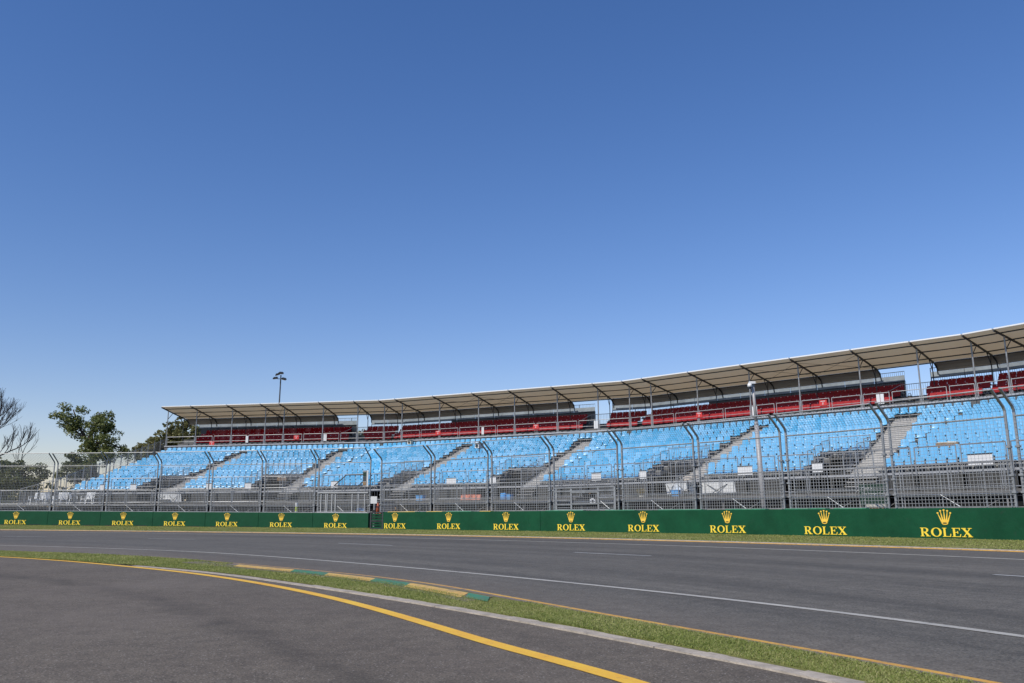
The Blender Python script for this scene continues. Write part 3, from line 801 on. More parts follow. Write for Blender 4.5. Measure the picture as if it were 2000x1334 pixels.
def stair_parts():
    for (i, s0, k), hw in zip(STAIR, SW):
        mb = MB(); n = 26; d_end = RD*13; dd = d_end/n; rh = RH/2
        for j in range(n):
            d = dd*j; z = F0+rh*j+.03; s = s0+k*d
            mb.box(SP(i, s, d+dd/2, z+rh-.03), (hw*2-.02, dd+.02, .035), AX(i))
            mb.box(SP(i, s, d+.02, z+rh/2-.035), (hw*2-.03, .012, rh-.015), AX(i))
        for sg in (-1, 1):
            a = SP(i, s0+sg*hw, 0, F0-.02); b = SP(i, s0+k*d_end+sg*hw, d_end, F0-.02+RH*13)
            mb.bar(a, b, .04, .18)
        # lower flight down to the front deck
        for j in range(4):
            mb.box(SP(i, s0, -.15-.27*j, F0-.1-.19*j), (hw*2-.02, .30, .035), AX(i))
        mb.build('stairway', M['alum'], gs)
stair_parts()

def vom_parts():
    for (i, a, b) in VOM:
        v = MB(); zt = F0+RH*4; D = RD*4
        # floor, side linings and the open-riser flight seen inside
        fl = MB()
        for j in range(6): fl.box(SP(i,(a+b)/2,D-.25,F0-.1+.2*j), (b-a-.12,.16,.035), AX(i))
        for s in (a+.03, b-.03, (a+b)/2+.35): fl.bar(SP(i,s,D-.2,1.7), SP(i,s,D-.2,zt+.1), .06, .06)
        fl.box(SP(i,(a+b)/2,D-.12,zt-.06), (b-a,.22,.10), AX(i))
        fl.box(SP(i,(a+b)/2,.5,1.90), (b-a-.1,2.2,.05), AX(i))
        o = fl.build('entry_flight', M['deck'], gs)
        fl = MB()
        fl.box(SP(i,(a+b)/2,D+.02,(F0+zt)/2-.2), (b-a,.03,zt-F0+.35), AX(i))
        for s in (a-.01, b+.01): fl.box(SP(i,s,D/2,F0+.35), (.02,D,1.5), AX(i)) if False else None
        fl.build('painted_entry_shade', M['scrim_and_shade'], gs)  # black board painting in the shade deep inside the opening
        # barrier rails round the opening
        rl = MB()
        def post(s, d, z0, z1): rl.tube(SP(i,s,d,z0), SP(i,s,d,z1), .024, 6)
        for s in (a, b):
            for r in range(5):
                d = RD*r*.98+.05; z = F0+RH*r; post(s, d, z, z+1.12)
                if r:
                    d2 = RD*(r-1)*.98+.05; zz2 = F0+RH*(r-1)
                    rl.tube(SP(i,s,d,z+.95), SP(i,s,d2+.1,zz2+1.12), .018, 6); rl.tube(SP(i,s,d,z+.25), SP(i,s,d2,zz2+.35), .018, 6)
                    for q in range(1, 5):
                        u = q/5; dd2 = d2+(d-d2)*u; za = zz2+(z-zz2)*u
                        rl.bar(SP(i,s,dd2,za+.28), SP(i,s,dd2,za+1.02), .012, .012)
        zt2 = zt+1.08
        rl.tube(SP(i,a,D+.02,zt2), SP(i,b,D+.02,zt2), .024, 6); rl.tube(SP(i,a,D+.02,zt+.15), SP(i,b,D+.02,zt+.15), .018, 6)
        n = int((b-a)/.16)
        for q in range(1, n): rl.bar(SP(i,a+(b-a)*q/n,D+.02,zt+.15), SP(i,a+(b-a)*q/n,D+.02,zt2), .012, .012)
        rl.build('entry_railing', M['post'], gs)
vom_parts()

# ---- lower front deck, its guard rail, cloth fascia and scaffold
for i in range(4):
    lo = -4.2 if i == 0 else s_lo(i,-1.6)
    hi = s_hi(i,-1.6)
    mb = MB(); a2, b2 = (lo if i == 0 else s_lo(i,1.5)), s_hi(i,1.5)
    mb.hexa([SP(i,lo,-1.6,1.60),SP(i,hi,-1.6,1.60),SP(i,b2,1.5,1.60),SP(i,a2,1.5,1.60),SP(i,lo,-1.6,1.68),SP(i,hi,-1.6,1.68),SP(i,b2,1.5,1.68),SP(i,a2,1.5,1.68)])
    mb.box(SP(i,(lo+hi)/2,-1.625,1.63), (hi-lo-.02,.045,.16), AX(i))
    mb.build('front_deck', M['deck'], gs)
    mb = MB(); mb.box(SP(i,(lo+hi)/2,-1.30,.82), (hi-lo-.02,.02,1.45), AX(i)); mb.build('painted_deck_shade', M['scrim_and_shade'], gs)  # near-black sheet standing in for the shade below the front deck
    n = max(3, int((hi-lo)/2.1)); st = (hi-lo)/n
    for k in range(n):
        a, b = lo+st*k+.06, lo+st*(k+1)-.06; mb = MB()
        for s in (a, b): mb.tube(SP(i,s,-1.5,1.66), SP(i,s,-1.5,2.76), .026, 6)
        for z in (2.76, 1.80): mb.tube(SP(i,a,-1.5,z), SP(i,b,-1.5,z), .026, 6)
        nb = int((b-a)/.20)
        for q in range(1, nb): mb.bar(SP(i,a+(b-a)*q/nb,-1.5,1.80), SP(i,a+(b-a)*q/nb,-1.5,2.76), .009, .009)
        mb.build('deck_railing', M['galv'], gs)
    # cloth fascia in sheets with open joints
    lo0, hi0 = (0 if i == 0 else s_lo(i,-.05)), s_hi(i,-.05)
    n = max(3, int((hi0-lo0)/2.1)); st = (hi0-lo0)/n
    for k in range(n):
        a, b = lo0+st*k+.10, lo0+st*(k+1)-.10
        mid = (a+b)/2
        if any(q == i and va < mid < vb for q, va, vb in VOM) or any(q == i and abs(mid-s_) < .8 for q, s_, _ in STAIR): continue
        mb = MB(); mb.box(SP(i,mid,-.03,2.07), (b-a,.02,.74), AX(i)); mb.build('fascia_cloth', M['scrim'], gs)
    mb = MB()
    mb.box(SP(i,(lo0+hi0)/2,-.02,2.53), (hi0-lo0-.02,.05,.10), AX(i)); mb.build('front_plank', M['galv_light'], gs)
    if i == 0:
        mb = MB(); mb.box(SP(0,-2.1,.35,2.2), (4.0,.02,1.0), AX(0)); mb.build('fascia_cloth', M['scrim'], gs)
    # guard rail of the front row
    k = 0; s = lo0+.1
    while s < hi0-.5:
        e = min(s+2.05, hi0-.05); mid = (s+e)/2
        if not any(q == i and abs(mid-s_) < 1.1 for q, s_, _ in STAIR):
            mb = MB()
            for x in (s+.05, e-.16): mb.tube(SP(i,x,-.12,2.44), SP(i,x,-.12,3.64), .024, 6)
            mb.tube(SP(i,s+.05,-.12,3.64), SP(i,e-.16,-.12,3.64), .028, 6); mb.tube(SP(i,s+.05,-.12,3.02), SP(i,e-.16,-.12,3.02), .015, 6)
            mb.build('front_railing', M['galv'], gs)
        s = e
    # scaffold underneath
    mb = MB()
    for d in (-1.4, 1.2, 4.0, 7.0, 10.0, 13.0, 16.8):
        a, b = (lo if d < 0 else s_lo(i,d)), s_hi(i,d); n = int((b-a)/2.4)+1
        zt = 1.6 if d < 1.3 else F0+RH*(d/RD)-.35
        zt = min(zt, 6.8)
        for k in range(n+1):
            s = a+(b-a)*k/n; mb.tube(SP(i,s,d,gz(i)-.05), SP(i,s,d,zt), .03, 6)
            if k < n and d in (-1.4, 1.2, 4.0):
                s2 = a+(b-a)*(k+1)/n
                if k % 2 == 0: mb.tube(SP(i,s,d+.05,.3), SP(i,s2,d+.05,zt-.1), .02, 5)
        for z in (.45, 1.0, 1.45): mb.tube(SP(i,a,d,z), SP(i,b,d,z), .024, 6)
    mb.build('scaffold_frame', M['rust_frame'], gs)
    # unseen black sheet added to keep the space under the tiers dark
    mb = MB(); a, b = s_lo(i,17.5), s_hi(i,17.5)
    mb.box(SP(i,(a+b)/2,17.5,3.95), (b-a-.02,.03,7.8), AX(i)); mb.build('added_rear_blackout', M['scrim_and_shade'], gs)

# ---- canopy: posts, rafters, purlins, fabric
POSTS = [[0.0,3.0,6.65,10.0,11.85,15.7,19.05,21.58],[-.0,3.95,7.85,11.3,15.2,18.75,23.28-1.91],[-1.97+1.98,4.1,8.3,11.9,15.95,19.5,22.53],[.45,4.4,8.3,12.2,15.0]]
POSTS[1][0] = 0.0; POSTS[2][0] = 0.05
KD, KZ = 13.25, 7.24
E0, E1 = (12.10,10.82), (16.43,10.13)              # canopy front edge and rear bend (d, z)
def rz(d): return E0[1]+(E1[1]-E0[1])*(d-E0[0])/(E1[0]-E0[0])
GAP_DROP = [(16.25,19.45),(15.45,18.7),(15.6,19.1),(99,99)]   # no curtain here (s range at the back)
GAP_FASC = [(17.45,18.95),(16.95,18.5),(17.35,18.95),(99,99)]
GAP_RED = [(17.45,18.6),(16.95,18.3),(17.45,18.95),(99,99)]
def rafter(i, s, kink=False):
    rf = MB()
    def Q(d, z):
        if kink:      # on the mitre
            t = s_hi(i, d) if kink == 'hi' else s_lo(i, d); return SP(i, t, d, z)
        return SP(i, s, d, z)
    rf.bar(Q(E0[0]+.0,E0[1]-.03), Q(E1[0],E1[1]-.04), .075, .10)
    rf.bar(Q(E1[0],E1[1]-.06), Q(E1[0]+.42,E1[1]-.28), .07, .09); rf.bar(Q(E1[0]+.42,E1[1]-.28), Q(E1[0]+.54,E1[1]-.72), .06, .08)
    ro = rf.build('rafter', M['dark_steel'], gs)
    up = MB()     # rear upright with V brace
    up.tube(Q(15.95,7.6), Q(15.95,9.55), .035, 6); up.tube(Q(15.9,9.55), Q(15.45,rz(15.45)-.08), .03, 6); up.tube(Q(15.9,9.55), Q(16.05,rz(16.05)-.1), .03, 6)
    up.build('rear_upright', M['dark_steel'], gs)
    pt = MB(); pt.tube(Q(KD,KZ-.1), Q(KD,rz(KD)-.08), .048, 8)
    pt.box(Q(KD,KZ+.02), (.2,.2,.04), AX(i))
    po = pt.build('roof_post', M['galv'], gs)
    br = MB(); br.tube(Q(KD,rz(KD)-.85), Q(KD+.75,rz(KD+.75)-.08), .028, 6); br.build('knee_brace', M['dark_steel'], None)
    b = col.objects[-1]; b.parent = po
nodes = []      # all rafter stations as (section, s or None, kink)
for i in range(4):
    L = []
    if i > 0: L.append(('lo',))
    for s in POSTS[i]:
        L.append(s)
    nodes.append(L)
stations = []
for i in range(4):
    for s in POSTS[i]:
        if i < 3 and s is POSTS[i][-1]: rafter(i, s, 'hi'); stations.append((i, None, 'hi'))
        else: rafter(i, s); stations.append((i, s, None))
def STA(k, d, z):
    i, s, q = stations[k]; return SP(i, s_hi(i,d) if q else s, d, z)
for k in range(len(stations)-1):
    i0, i1 = stations[k][0], stations[k+1][0]
    A = lambda d, z, e=0.0: STA(k, d, z).lerp(STA(k+1, d, z), 0)
    B = lambda d, z: STA(k+1, d, z)
    fb = MB(); cols_ = 6; rows = 5; up_ = .055
    top, bot = [], []
    for a in range(rows+1):
        d = E0[0]-.02+(E1[0]+.02-E0[0])*a/rows
        for c in range(cols_+1):
            u = c/cols_; p = STA(k, d, rz(d)+up_).lerp(STA(k+1, d, rz(d)+up_), u)
            sag = -.05*math.sin(math.pi*u)*math.sin(math.pi*a/rows)
            p.z += sag; top.append(p)
    n0 = len(fb.v)
    for p in top: fb.v.append(tuple(p))
    for p in top: fb.v.append((p.x, p.y, p.z-.018))
    W_ = cols_+1; N_ = len(top)
    for a in range(rows):
        for c in range(cols_):
            q = a*W_+c; fb.f += [(q, q+1, q+W_+1, q+W_), (N_+q, N_+q+W_, N_+q+W_+1, N_+q+1)]; fb.m += [0,0]
    fo = recalc(fb.build('canopy_sheet', M['fabric'], gs, smooth=True))
    eb = MB()
    p, q = STA(k, E0[0]-.05, E0[1]+.045), STA(k+1, E0[0]-.05, E0[1]+.045); dr = (q-p).normalized()
    eb.bar(p+dr*.05, q-dr*.05, .03, .075, upv=(0,0,1)); e_ = eb.build('canopy_edge', M['white_edge'], gs)
    pb = MB()
    for d in (12.75, 14.1, 15.5, 16.38):
        p, q = STA(k, d, rz(d)-.02), STA(k+1, d, rz(d)-.02); dr = (q-p).normalized(); pb.bar(p+dr*.06, q-dr*.06, .06, .065)
    pb.build('purlin', M['dark_steel'], gs)
    if k in (3, 9, 10, 17, 18):      # wind-brace cables in a few bays
        cb = MB(); cb.tube(STA(k,12.9,rz(12.9)-.06), STA(k+1,15.9,rz(15.9)-.06), .010, 5); cb.tube(STA(k+1,12.9,rz(12.9)-.08), STA(k,15.9,rz(15.9)-.08), .010, 5); cb.build('brace_cable', M['dark_steel'], gs)
    # rear curtain, left open in the gaps
    mid = STA(k, 16.6, 0).lerp(STA(k+1, 16.6, 0), .5)
    i = i0 if stations[k+1][2] or i0 == i1 else i1
    s_mid = (Vector((mid.x, mid.y))-VV[i]).dot(TT[i])
    ga, gb = GAP_DROP[i]
    if not (ga < s_mid < gb):
        kb = MB(); P = []
        for (d, z) in ((16.43,10.10),(16.75,9.95),(16.95,9.76),(17.0,9.64)):
            P.append((STA(k, d, z), STA(k+1, d, z)))
        for (a, b), (c, e) in zip(P[:-1], P[1:]):
            nrm = Vector((NN[i].x, NN[i].y, .3))*.015
            kb.hexa([a, b, e, c, a+nrm, b+nrm, e+nrm, c+nrm])
        kb.build('rear_curtain', M['curtain'], gs)

# walkway railing between posts
for k in range(len(stations)-1):
    p0, p1 = STA(k, KD, KZ), STA(k+1, KD, KZ); L = (p1-p0).length; dr = (p1-p0).normalized()
    nn = max(1, round(L/2.0))
    for q in range(nn):
        a, b = p0+dr*(L*q/nn+.09), p0+dr*(L*(q+1)/nn-.09); mb = MB(); Z = Vector((0,0,1))
        for x in (a, b): mb.tube(x-Z*.05, x+Z*.86, .020, 6)
        mb.tube(a+Z*.86, b+Z*.86, .024, 6); mb.tube(a+Z*.38, b+Z*.38, .017, 6)
        mb.build('walkway_railing', M['galv_light'], gs)

# back panels and high rail behind the upper seats
for i in range(4):
    lo, hi = (.9 if i == 0 else s_lo(i,17.3)), s_hi(i,17.3); ga, gb = GAP_FASC[i]
    for (a, b) in ((lo, min(ga, hi)), (gb, hi)):
        if b-a < .3: continue
        n = max(1, round((b-a)/2.0)); st = (b-a)/n
        for k in range(n):
            x0, x1 = a+st*k+.015, a+st*(k+1)-.015
            mb = MB(); mb.box(SP(i,(x0+x1)/2,17.30,9.49), (x1-x0,.03,.38), AX(i)); mb.build('back_panel', M['backpanel'], gs)
        rb = MB()
        for z in (9.94, 9.28): rb.tube(SP(i,a,17.3,z), SP(i,b,17.3,z), .022, 6)
        nb = int((b-a)/.13)
        for q in range(nb+1):
            s = a+(b-a)*q/max(1,nb)
            rb.bar(SP(i,s,17.36,8.1), SP(i,s,17.36,9.30), .016, .016)
            if q % 1 == 0: rb.bar(SP(i,s,17.3,9.68), SP(i,s,17.3,9.94), .012, .012)
        for s in [a+2.0*k for k in range(int((b-a)/2.0)+1)]: rb.bar(SP(i,s,17.33,8.0), SP(i,s,17.33,9.95), .05, .05)
        rb.build('back_railing', M['dark_steel'], gs)
        # half of the back railing is backed by cloth
        x0, x1 = a+(.15 if i == 0 else 5.2 if a < 1 else .1), b-.05
        if a < 1 and x1-x0 > 1:
            mb = MB(); mb.box(SP(i,(x0+x1)/2,17.42,8.68), (x1-x0,.02,1.22), AX(i)); mb.build('back_cloth', M['back_cloth'], gs)
    if gb < hi:       # rear stair landing rail inside the gap
        mb = MB()
        for z in (8.95, 8.1): mb.tube(SP(i,ga-.1,16.6,z), SP(i,gb+.1,16.6,z), .024, 6)
        for q in range(14): mb.bar(SP(i,ga-.1+(gb-ga+.2)*q/13,16.6,8.1), SP(i,ga-.1+(gb-ga+.2)*q/13,16.6,8.95), .016, .016)
        mb.tube(SP(i,ga-.1,16.6,8.95), SP(i,ga-.6,15.2,8.3), .024, 6)
        mb.build('landing_railing', M['galv_light'], gs)

# stepped guard at the left end
mb = MB(); sb = MB()
for r in range(0, 16):
    d = RD*r; z = F0+RH*r
    mb.tube(SP(0,-.55,d,z-1.2), SP(0,-.55,d,z+1.25), .026, 6); mb.tube(SP(0,-.75,d+.35,z-1.0), SP(0,-.75,d+.35,z+1.5), .02, 6)
    if r:
        d2, z2 = RD*(r-1), F0+RH*(r-1)
        for h in (1.2,.2): mb.tube(SP(0,-.55,d,z+h), SP(0,-.55,d2,z2+h), .022, 6)
        for q in range(6):
            u = q/6; mb.bar(SP(0,-.55,d2+RD*u,z2+RH*u+.2), SP(0,-.55,d2+RD*u,z2+RH*u+1.2), .012, .012)
for k in range(8): mb.tube(SP(0,-4.0+.5*k,.3,1.7), SP(0,-4.0+.5*k,.3,3.0+.12*k), .022, 6)
mb.tube(SP(0,-4.0,.3,2.95), SP(0,-.55,.3,3.75), .022, 6)
mb.build('end_railing', M['galv'], gs)
mb = MB(); prof_ = [(.1,.0),(.1,2.30),(12.9,6.05),(13.1,7.0),(17.45,7.85),(17.45,.0)]
A_ = [SP(0,-.32,d,z) for d, z in prof_]; B_ = [SP(0,-.30,d,z) for d, z in prof_]
mb.poly(A_); mb.poly(B_[::-1])
for k in range(6): mb.quad(A_[k], B_[k], B_[(k+1)%6], A_[(k+1)%6])
mb.build('end_cloth', M['scrim_and_shade'], gs)

# ------------------------------------------------------------------ seats
def seat_mesh(name, m, wd=.44, bh=.40, dot=None, seed=0):
    """moulded bucket shell: profile swept across the width with raised edges, plus bracket"""
    prof = [(-.205,-.045),(-.20,-.005),(-.13,-.012),(-.02,-.03),(.09,-.02),(.15,.02),(.175,.10),(.20,.24),(.222,bh-.03),(.228,bh)]
    if dot: prof = [(.05,.03),(.035,.07),(.04,.15),(.055,.23),(.075,.30),(.14,.335),(.17,.36),(.19,.42),(.205,bh-.03),(.21,bh)]     # seat pan tipped up
    us = [-1,-.86,-.4,0,.4,.86,1]; mb = MB(); V = []
    def P(j, u, th):
        y, z = prof[j]; back = j >= 6; top = j >= 8
        w_ = wd/2*(1 if not back else 1-(.03 if dot else .08)*(j-5)/4-(.05 if j == 9 else 0))
        e = .035*abs(u)**3
        if back: y -= e*.9
        else: z += e
        if j == 9 and abs(u) > .8: z -= .02
        if th: (y, z) = (y+.014, z) if back else (y+.004, z-.014)
        return (u*w_, y, z)
    nu, nj = len(us), len(prof)
    for th in (0, 1):
        for j in range(nj):
            for u in us: mb.v.append(P(j, u, th))
    O = nu*nj
    for j in range(nj-1):
        for k in range(nu-1):
            a = j*nu+k; mb.f += [(a, a+1, a+nu+1, a+nu), (O+a, O+a+nu, O+a+nu+1, O+a+1)]; mb.m += [0,0]
    for j in range(nj-1):
        for k in (0, nu-1):
            a = j*nu+k; mb.f.append((a, a+nu, O+a+nu, O+a) if k == 0 else (a, O+a, O+a+nu, a+nu)); mb.m.append(0)
    for k in range(nu-1):
        for j in (0, nj-1):
            a = j*nu+k; mb.f.append((a, O+a, O+a+1, a+1) if j == 0 else (a, a+1, O+a+1, O+a)); mb.m.append(0)
    mb.mi = 1; mb.box((0,.02,-.075), (.22,.22,.07)); mb.box((0,.0,-.11), (.10,.30,.03))
    mats = [m, M['black']]
    if dot:
        mb.mi = 2; mb.box((0,.184,bh-.075), (.05,.012,.045)); mats.append(M['dot'])
    me = bpy.data.meshes.new(name); me.from_pydata(mb.v, [], mb.f)
    for q in mats: me.materials.append(q)
    me.polygons.foreach_set('material_index', mb.m)
    me.polygons.foreach_set('use_smooth', [i == 0 for i in mb.m])
    me.update(); return me, mb
def vary(m, amt):
    q = NT(m); b = m.node_tree.nodes['Principled BSDF']; src = b.inputs['Base Color'].links[0].from_socket
    gm = q.n('ShaderNodeNewGeometry'); f = q.math('ADD', q.math('MULTIPLY', gm.outputs['Random Per Island'], amt), 1-amt*.6)
    h = q.n('ShaderNodeHueSaturation'); q.l(f, h.inputs['Value']); q.l(q.math('ADD', q.math('MULTIPLY', gm.outputs['Random Per Island'], -.25), 1.08), h.inputs['Saturation'])
    q.l(src, h.inputs['Color']); q.l(h.outputs[0], b.inputs['Base Color'])
vary(M['blue_seat'], .22); vary(M['red_seat'], .3)
BM, BMB = seat_mesh('blue_seat', M['blue_seat'], .43, .40)
RM, RMB = seat_mesh('red_seat', M['red_seat'], .51, .54, True)

def proj(p):
    q = p-CP; w_ = q.dot(F_)
    return 1000+1613*q.dot(R_)/w_, 667-1613*q.dot(U_)/w_, w_
blue = []       # (section, row, s, z, d, block key, index in block)
for i in range(4):
    for r in range(NR):
        d = .46+RD*r; lo, hi = s_lo(i,d)+.04, s_hi(i,d)-.04
        if i == 0: lo = .30
        n = int((hi-lo)/.5); pad = (hi-lo-n*.5)/2
        cuts = []
        if r < 13: cuts += [(s_+k*d-hw-.20, s_+k*d+hw+.20) for (q, s_, k), hw in zip(STAIR, SW) if q == i]
        if r < 4: cuts += [(a-.12, b+.12) for q, a, b in VOM if q == i]
        if i == 2 and r < 12 and False: pass
        for k in range(n):
            s = lo+pad+.25+.5*k
            if any(a < s < b for a, b in cuts): continue
            blk = sum(1 for (q, s_, kk) in STAIR if q < i or (q == i and s_+kk*d < s))
            blue.append([i, r, s, d, F0+RH*r+.42, blk])
random.seed(11)
def seat_matrix(i, s, d, z):
    t, n = TT[i], NN[i]; j = random.uniform(-.012,.012)
    return Matrix(((t.x, n.x, 0, 0), (t.y, n.y, 0, 0), (0,0,1,0), (0,0,0,1))), SP(i, s, d, z)
def bulk(name, mesh_mb, mats, items, label, cat, group):
    V = []; F = []; MI = []
    for (i, s, d, z) in items:
        m, p = seat_matrix(i, s, d, z); k = len(V); tl = random.uniform(-.03,.03)
        for v in mesh_mb.v:
            q = m @ Vector((v[0], v[1]+v[2]*tl, v[2])); V.append((q.x+p.x, q.y+p.y, q.z+p.z))
        F += [tuple(a+k for a in f) for f in mesh_mb.f]; MI += mesh_mb.m
    me = bpy.data.meshes.new(name); me.from_pydata(V, [], F)
    for q in mats: me.materials.append(q)
    me.polygons.foreach_set('material_index', MI); me.polygons.foreach_set('use_smooth', [x == 0 for x in MI]); me.update()
    o = bpy.data.objects.new(name, me); col.objects.link(o); tag(o, label, cat, group, 'stuff'); return o
# the 300 blue seats that show largest stand alone; the rest is one mass
vis = []
for e in blue:
    x, y, w_ = proj(SP(e[0], e[2], e[3], e[4])); vis.append((w_ if 0 < x < 2010 and w_ > 0 else 999, e))
vis.sort(key=lambda t: t[0])
solo = [e for _, e in vis[:300]]; solo_id = {id(e) for e in solo}
from collections import defaultdict
rows_ = defaultdict(list)
for e in blue: rows_[(e[1], e[5], e[0])].append(e)
BLK = {(6,3): ('far right block','left'), (6,2): ('wedge right of widest stairs','left'), (5,2): ('block left of widest stairs','right')}
for key, L in rows_.items():
    r, blk, i = key; L.sort(key=lambda e: e[2])
    nm, side = BLK.get((blk, i), ('block by the grey pole', 'left'))
    for k, e in enumerate(L):
        if id(e) not in solo_id: continue
        o = bpy.data.objects.new('stadium_seat', BM); col.objects.link(o)
        m, p = seat_matrix(e[0], e[2], e[3], e[4]); o.matrix_world = Matrix.Translation(p) @ m @ Matrix.Rotation(random.uniform(-.03,.03), 4, 'X')
        idx = k if side == 'left' else len(L)-1-k
        row = 'front row' if r == 0 else 'top row' if r == NR-1 else '%s row up' % ORD[r]
        tag(o, 'blue seat, %s from the %s, %s, %s' % (ORD[min(idx,39)], side, row, nm), 'seat', 'nearest blue stadium seats')
bulk('stadium_seats', BMB, [M['blue_seat'], M['black']], [(e[0], e[2], e[3], e[4]) for e in blue if id(e) not in solo_id],
     'mass of sky blue bucket seats filling the tiers to the left', 'seats', 'far blue stadium seats')

red = []
RROW = [(14.80,7.62),(15.65,8.06),(16.50,8.50)]
for i in range(4):
    for r, (d, z) in enumerate(RROW):
        lo, hi = (2.0 if i == 0 else s_lo(i,d)+.05), s_hi(i,d)-.05; ga, gb = GAP_RED[i]
        if i == 1: ga -= .2
        n = int((hi-lo)/.52); pad = (hi-lo-n*.52)/2
        for k in range(n):
            s = lo+pad+.26+.52*k
            if ga-.1 < s < gb+.35: continue
            if r == 2 and i == 3 and abs(s-1.25) < .3: continue
            red.append([i, r, s, d, z, 2*i+(1 if s > ga else 0)])
vis = []
for e in red:
    x, y, w_ = proj(SP(e[0], e[2], e[3], e[4])); vis.append((w_ if 0 < x < 2010 else 999, e))
vis.sort(key=lambda t: t[0]); solo = {id(e) for _, e in vis[:300]}
bank_of = {0:0, 1:1, 2:1, 3:2, 4:2, 5:3, 6:3, 7:3}
rows_ = defaultdict(list)
for e in red: rows_[(e[1], bank_of[e[5]])].append(e)
BK = ['leftmost bank','bank left of the middle gap','bank left of the right gap','rightmost bank']
RW = ['front row','middle row','back row']
for (r, bk), L in rows_.items():
    L.sort(key=lambda e: (e[0], e[2]))
    for k, e in enumerate(L):
        if id(e) not in solo: continue
        o = bpy.data.objects.new('canopy_seat', RM); col.objects.link(o)
        m, p = seat_matrix(e[0], e[2], e[3], e[4]-.0); o.matrix_world = Matrix.Translation(p) @ m
        if bk == 3: idx, side = k, 'left'
        else: idx, side = len(L)-1-k, 'right'
        if idx > 39: idx, side = k, 'left'
        tag(o, 'dark red seat, %s from the %s, %s, %s' % (ORD[min(idx,39)], side, RW[r], BK[bk]), 'seat', 'dark red seats under the canopy')
rest = [(e[0], e[2], e[3], e[4]) for e in red if id(e) not in solo]
if rest: bulk('canopy_seats', RMB, [M['red_seat'], M['black'], M['dot']], rest, 'rows of dark red seats under the left part of the canopy', 'seats', 'far dark red seats')
# bearer rails for the red seats
for i in range(4):
    mb = MB()
    for d, z in RROW:
        lo, hi = (1.9 if i == 0 else s_lo(i,d)+.05), s_hi(i,d)-.05; ga, gb = GAP_RED[i]
        for a, b in ((lo, min(ga, hi)), (gb+.1, hi)):
            if b-a > .4:
                mb.box(SP(i,(a+b)/2,d,z-.14), (b-a,.10,.05), AX(i))
                q = a+.3
                while q < b: mb.box(SP(i,q,d,z-.29), (.05,.05,.27), AX(i)); q += 1.04
    mb.build('seat_bearer', M['galv'], gs)

# ------------------------------------------------------------------ boards hung on the railings
SIGN = [(0,3.57,.42,'behind the second fence post pair from the left'),(0,6.2,.5,'at the left end of the first stair opening'),(0,12.48,.42,'behind the fourth fence post pair from the left'),(0,15.68,.5,'left of the second stair opening'),
        (1,3.42,.62,'inside the black bracket outline'),(1,13.22,.72,'in front of the fourth seat block'),(1,16.37,.45,'left of the fourth stair opening'),
        (2,5.02,.70,'above the framed window panel'),(2,8.37,.46,'left of the fifth stair opening'),(2,14.73,.82,'beside the grey camera pole'),(2,18.57,.52,'left of the widest stairs'),(3,5.06,1.0,'largest, in front of the far right seats')]
for k, (i, s, wd, where) in enumerate(SIGN):
    r = empty('notice_board', SP(i,s,-.19,2.72), HD[i]); tag(r, 'blank white board on the front railing, '+where, 'board', 'white boards on the front railing')
    mb = MB(); mb.box(SP(i,s,-.20,2.96), (wd,.025,.44), AX(i)); mb.build('panel', M['white'], r)
    mb = MB(); mb.box(SP(i,s,-.205,3.195), (wd+.06,.06,.035), AX(i)); mb.build('top_rail', M['dark_steel'], r)
RS = [(0,4.78,7.42,'leftmost of the six'),(0,13.19,7.80,'second from the left'),(1,3.86,7.76,'third from the left'),(1,13.29,7.82,'left of the middle gap in the curtain'),(2,4.21,7.80,'left of the grey camera pole'),(2,13.46,7.82,'nearest, right of the grey camera pole')]
for k, (i, s, z, where) in enumerate(RS):
    r = empty('warning_sign', SP(i,s,13.17,z), HD[i]); tag(r, 'small red sign on the upper walkway railing, '+where, 'sign', 'red signs on the walkway railing')
    mb = MB(); mb.box(SP(i,s,13.16,z), (.50,.018,.36), AX(i)); mb.build('panel', M['red_sign'], r)
    mb = MB(); mb.box(SP(i,s,13.145,z+.11), (.30,.01,.035), AX(i)); mb.box(SP(i,s,13.145,z-.015), (.045,.01,.085), AX(i)); mb.box(SP(i,s-.02,13.1445,z-.09), (.10,.01,.025), AX(i)); mb.build('pictogram', M['white'], r)
# pale gate plates strapped to the walkway railing
for k, (i, s, w_, lab) in enumerate(((0,8.3,.22,'pale plate on the walkway railing in the leftmost red bank'),(0,16.0,.26,'pale plate on the walkway railing left of the first curtain gap'),(1,8.3,.2,'pale plate on the walkway railing in the second red bank'),(2,8.6,.34,'pale plate on the walkway railing beside the grey camera pole'),(2,17.1,.42,'pale double plate on the walkway railing left of the right gap'),(1,18.55,.3,'pale plate on the walkway railing in the middle curtain gap'))):
    r = empty('railing_plate', SP(i,s,13.18,7.7), HD[i]); tag(r, lab, 'plate', 'pale plates on the walkway railing')
    for q in (-1, 1):
        mb = MB(); mb.box(SP(i,s+q*w_*.29,13.17,7.72), (w_*.5,.02,.62), AX(i)); mb.build('panel', M['white'], r)
    mb = MB(); mb.box(SP(i,s,13.20,7.95), (w_*1.1,.02,.04), AX(i)); mb.build('clamp', M['galv'], r)

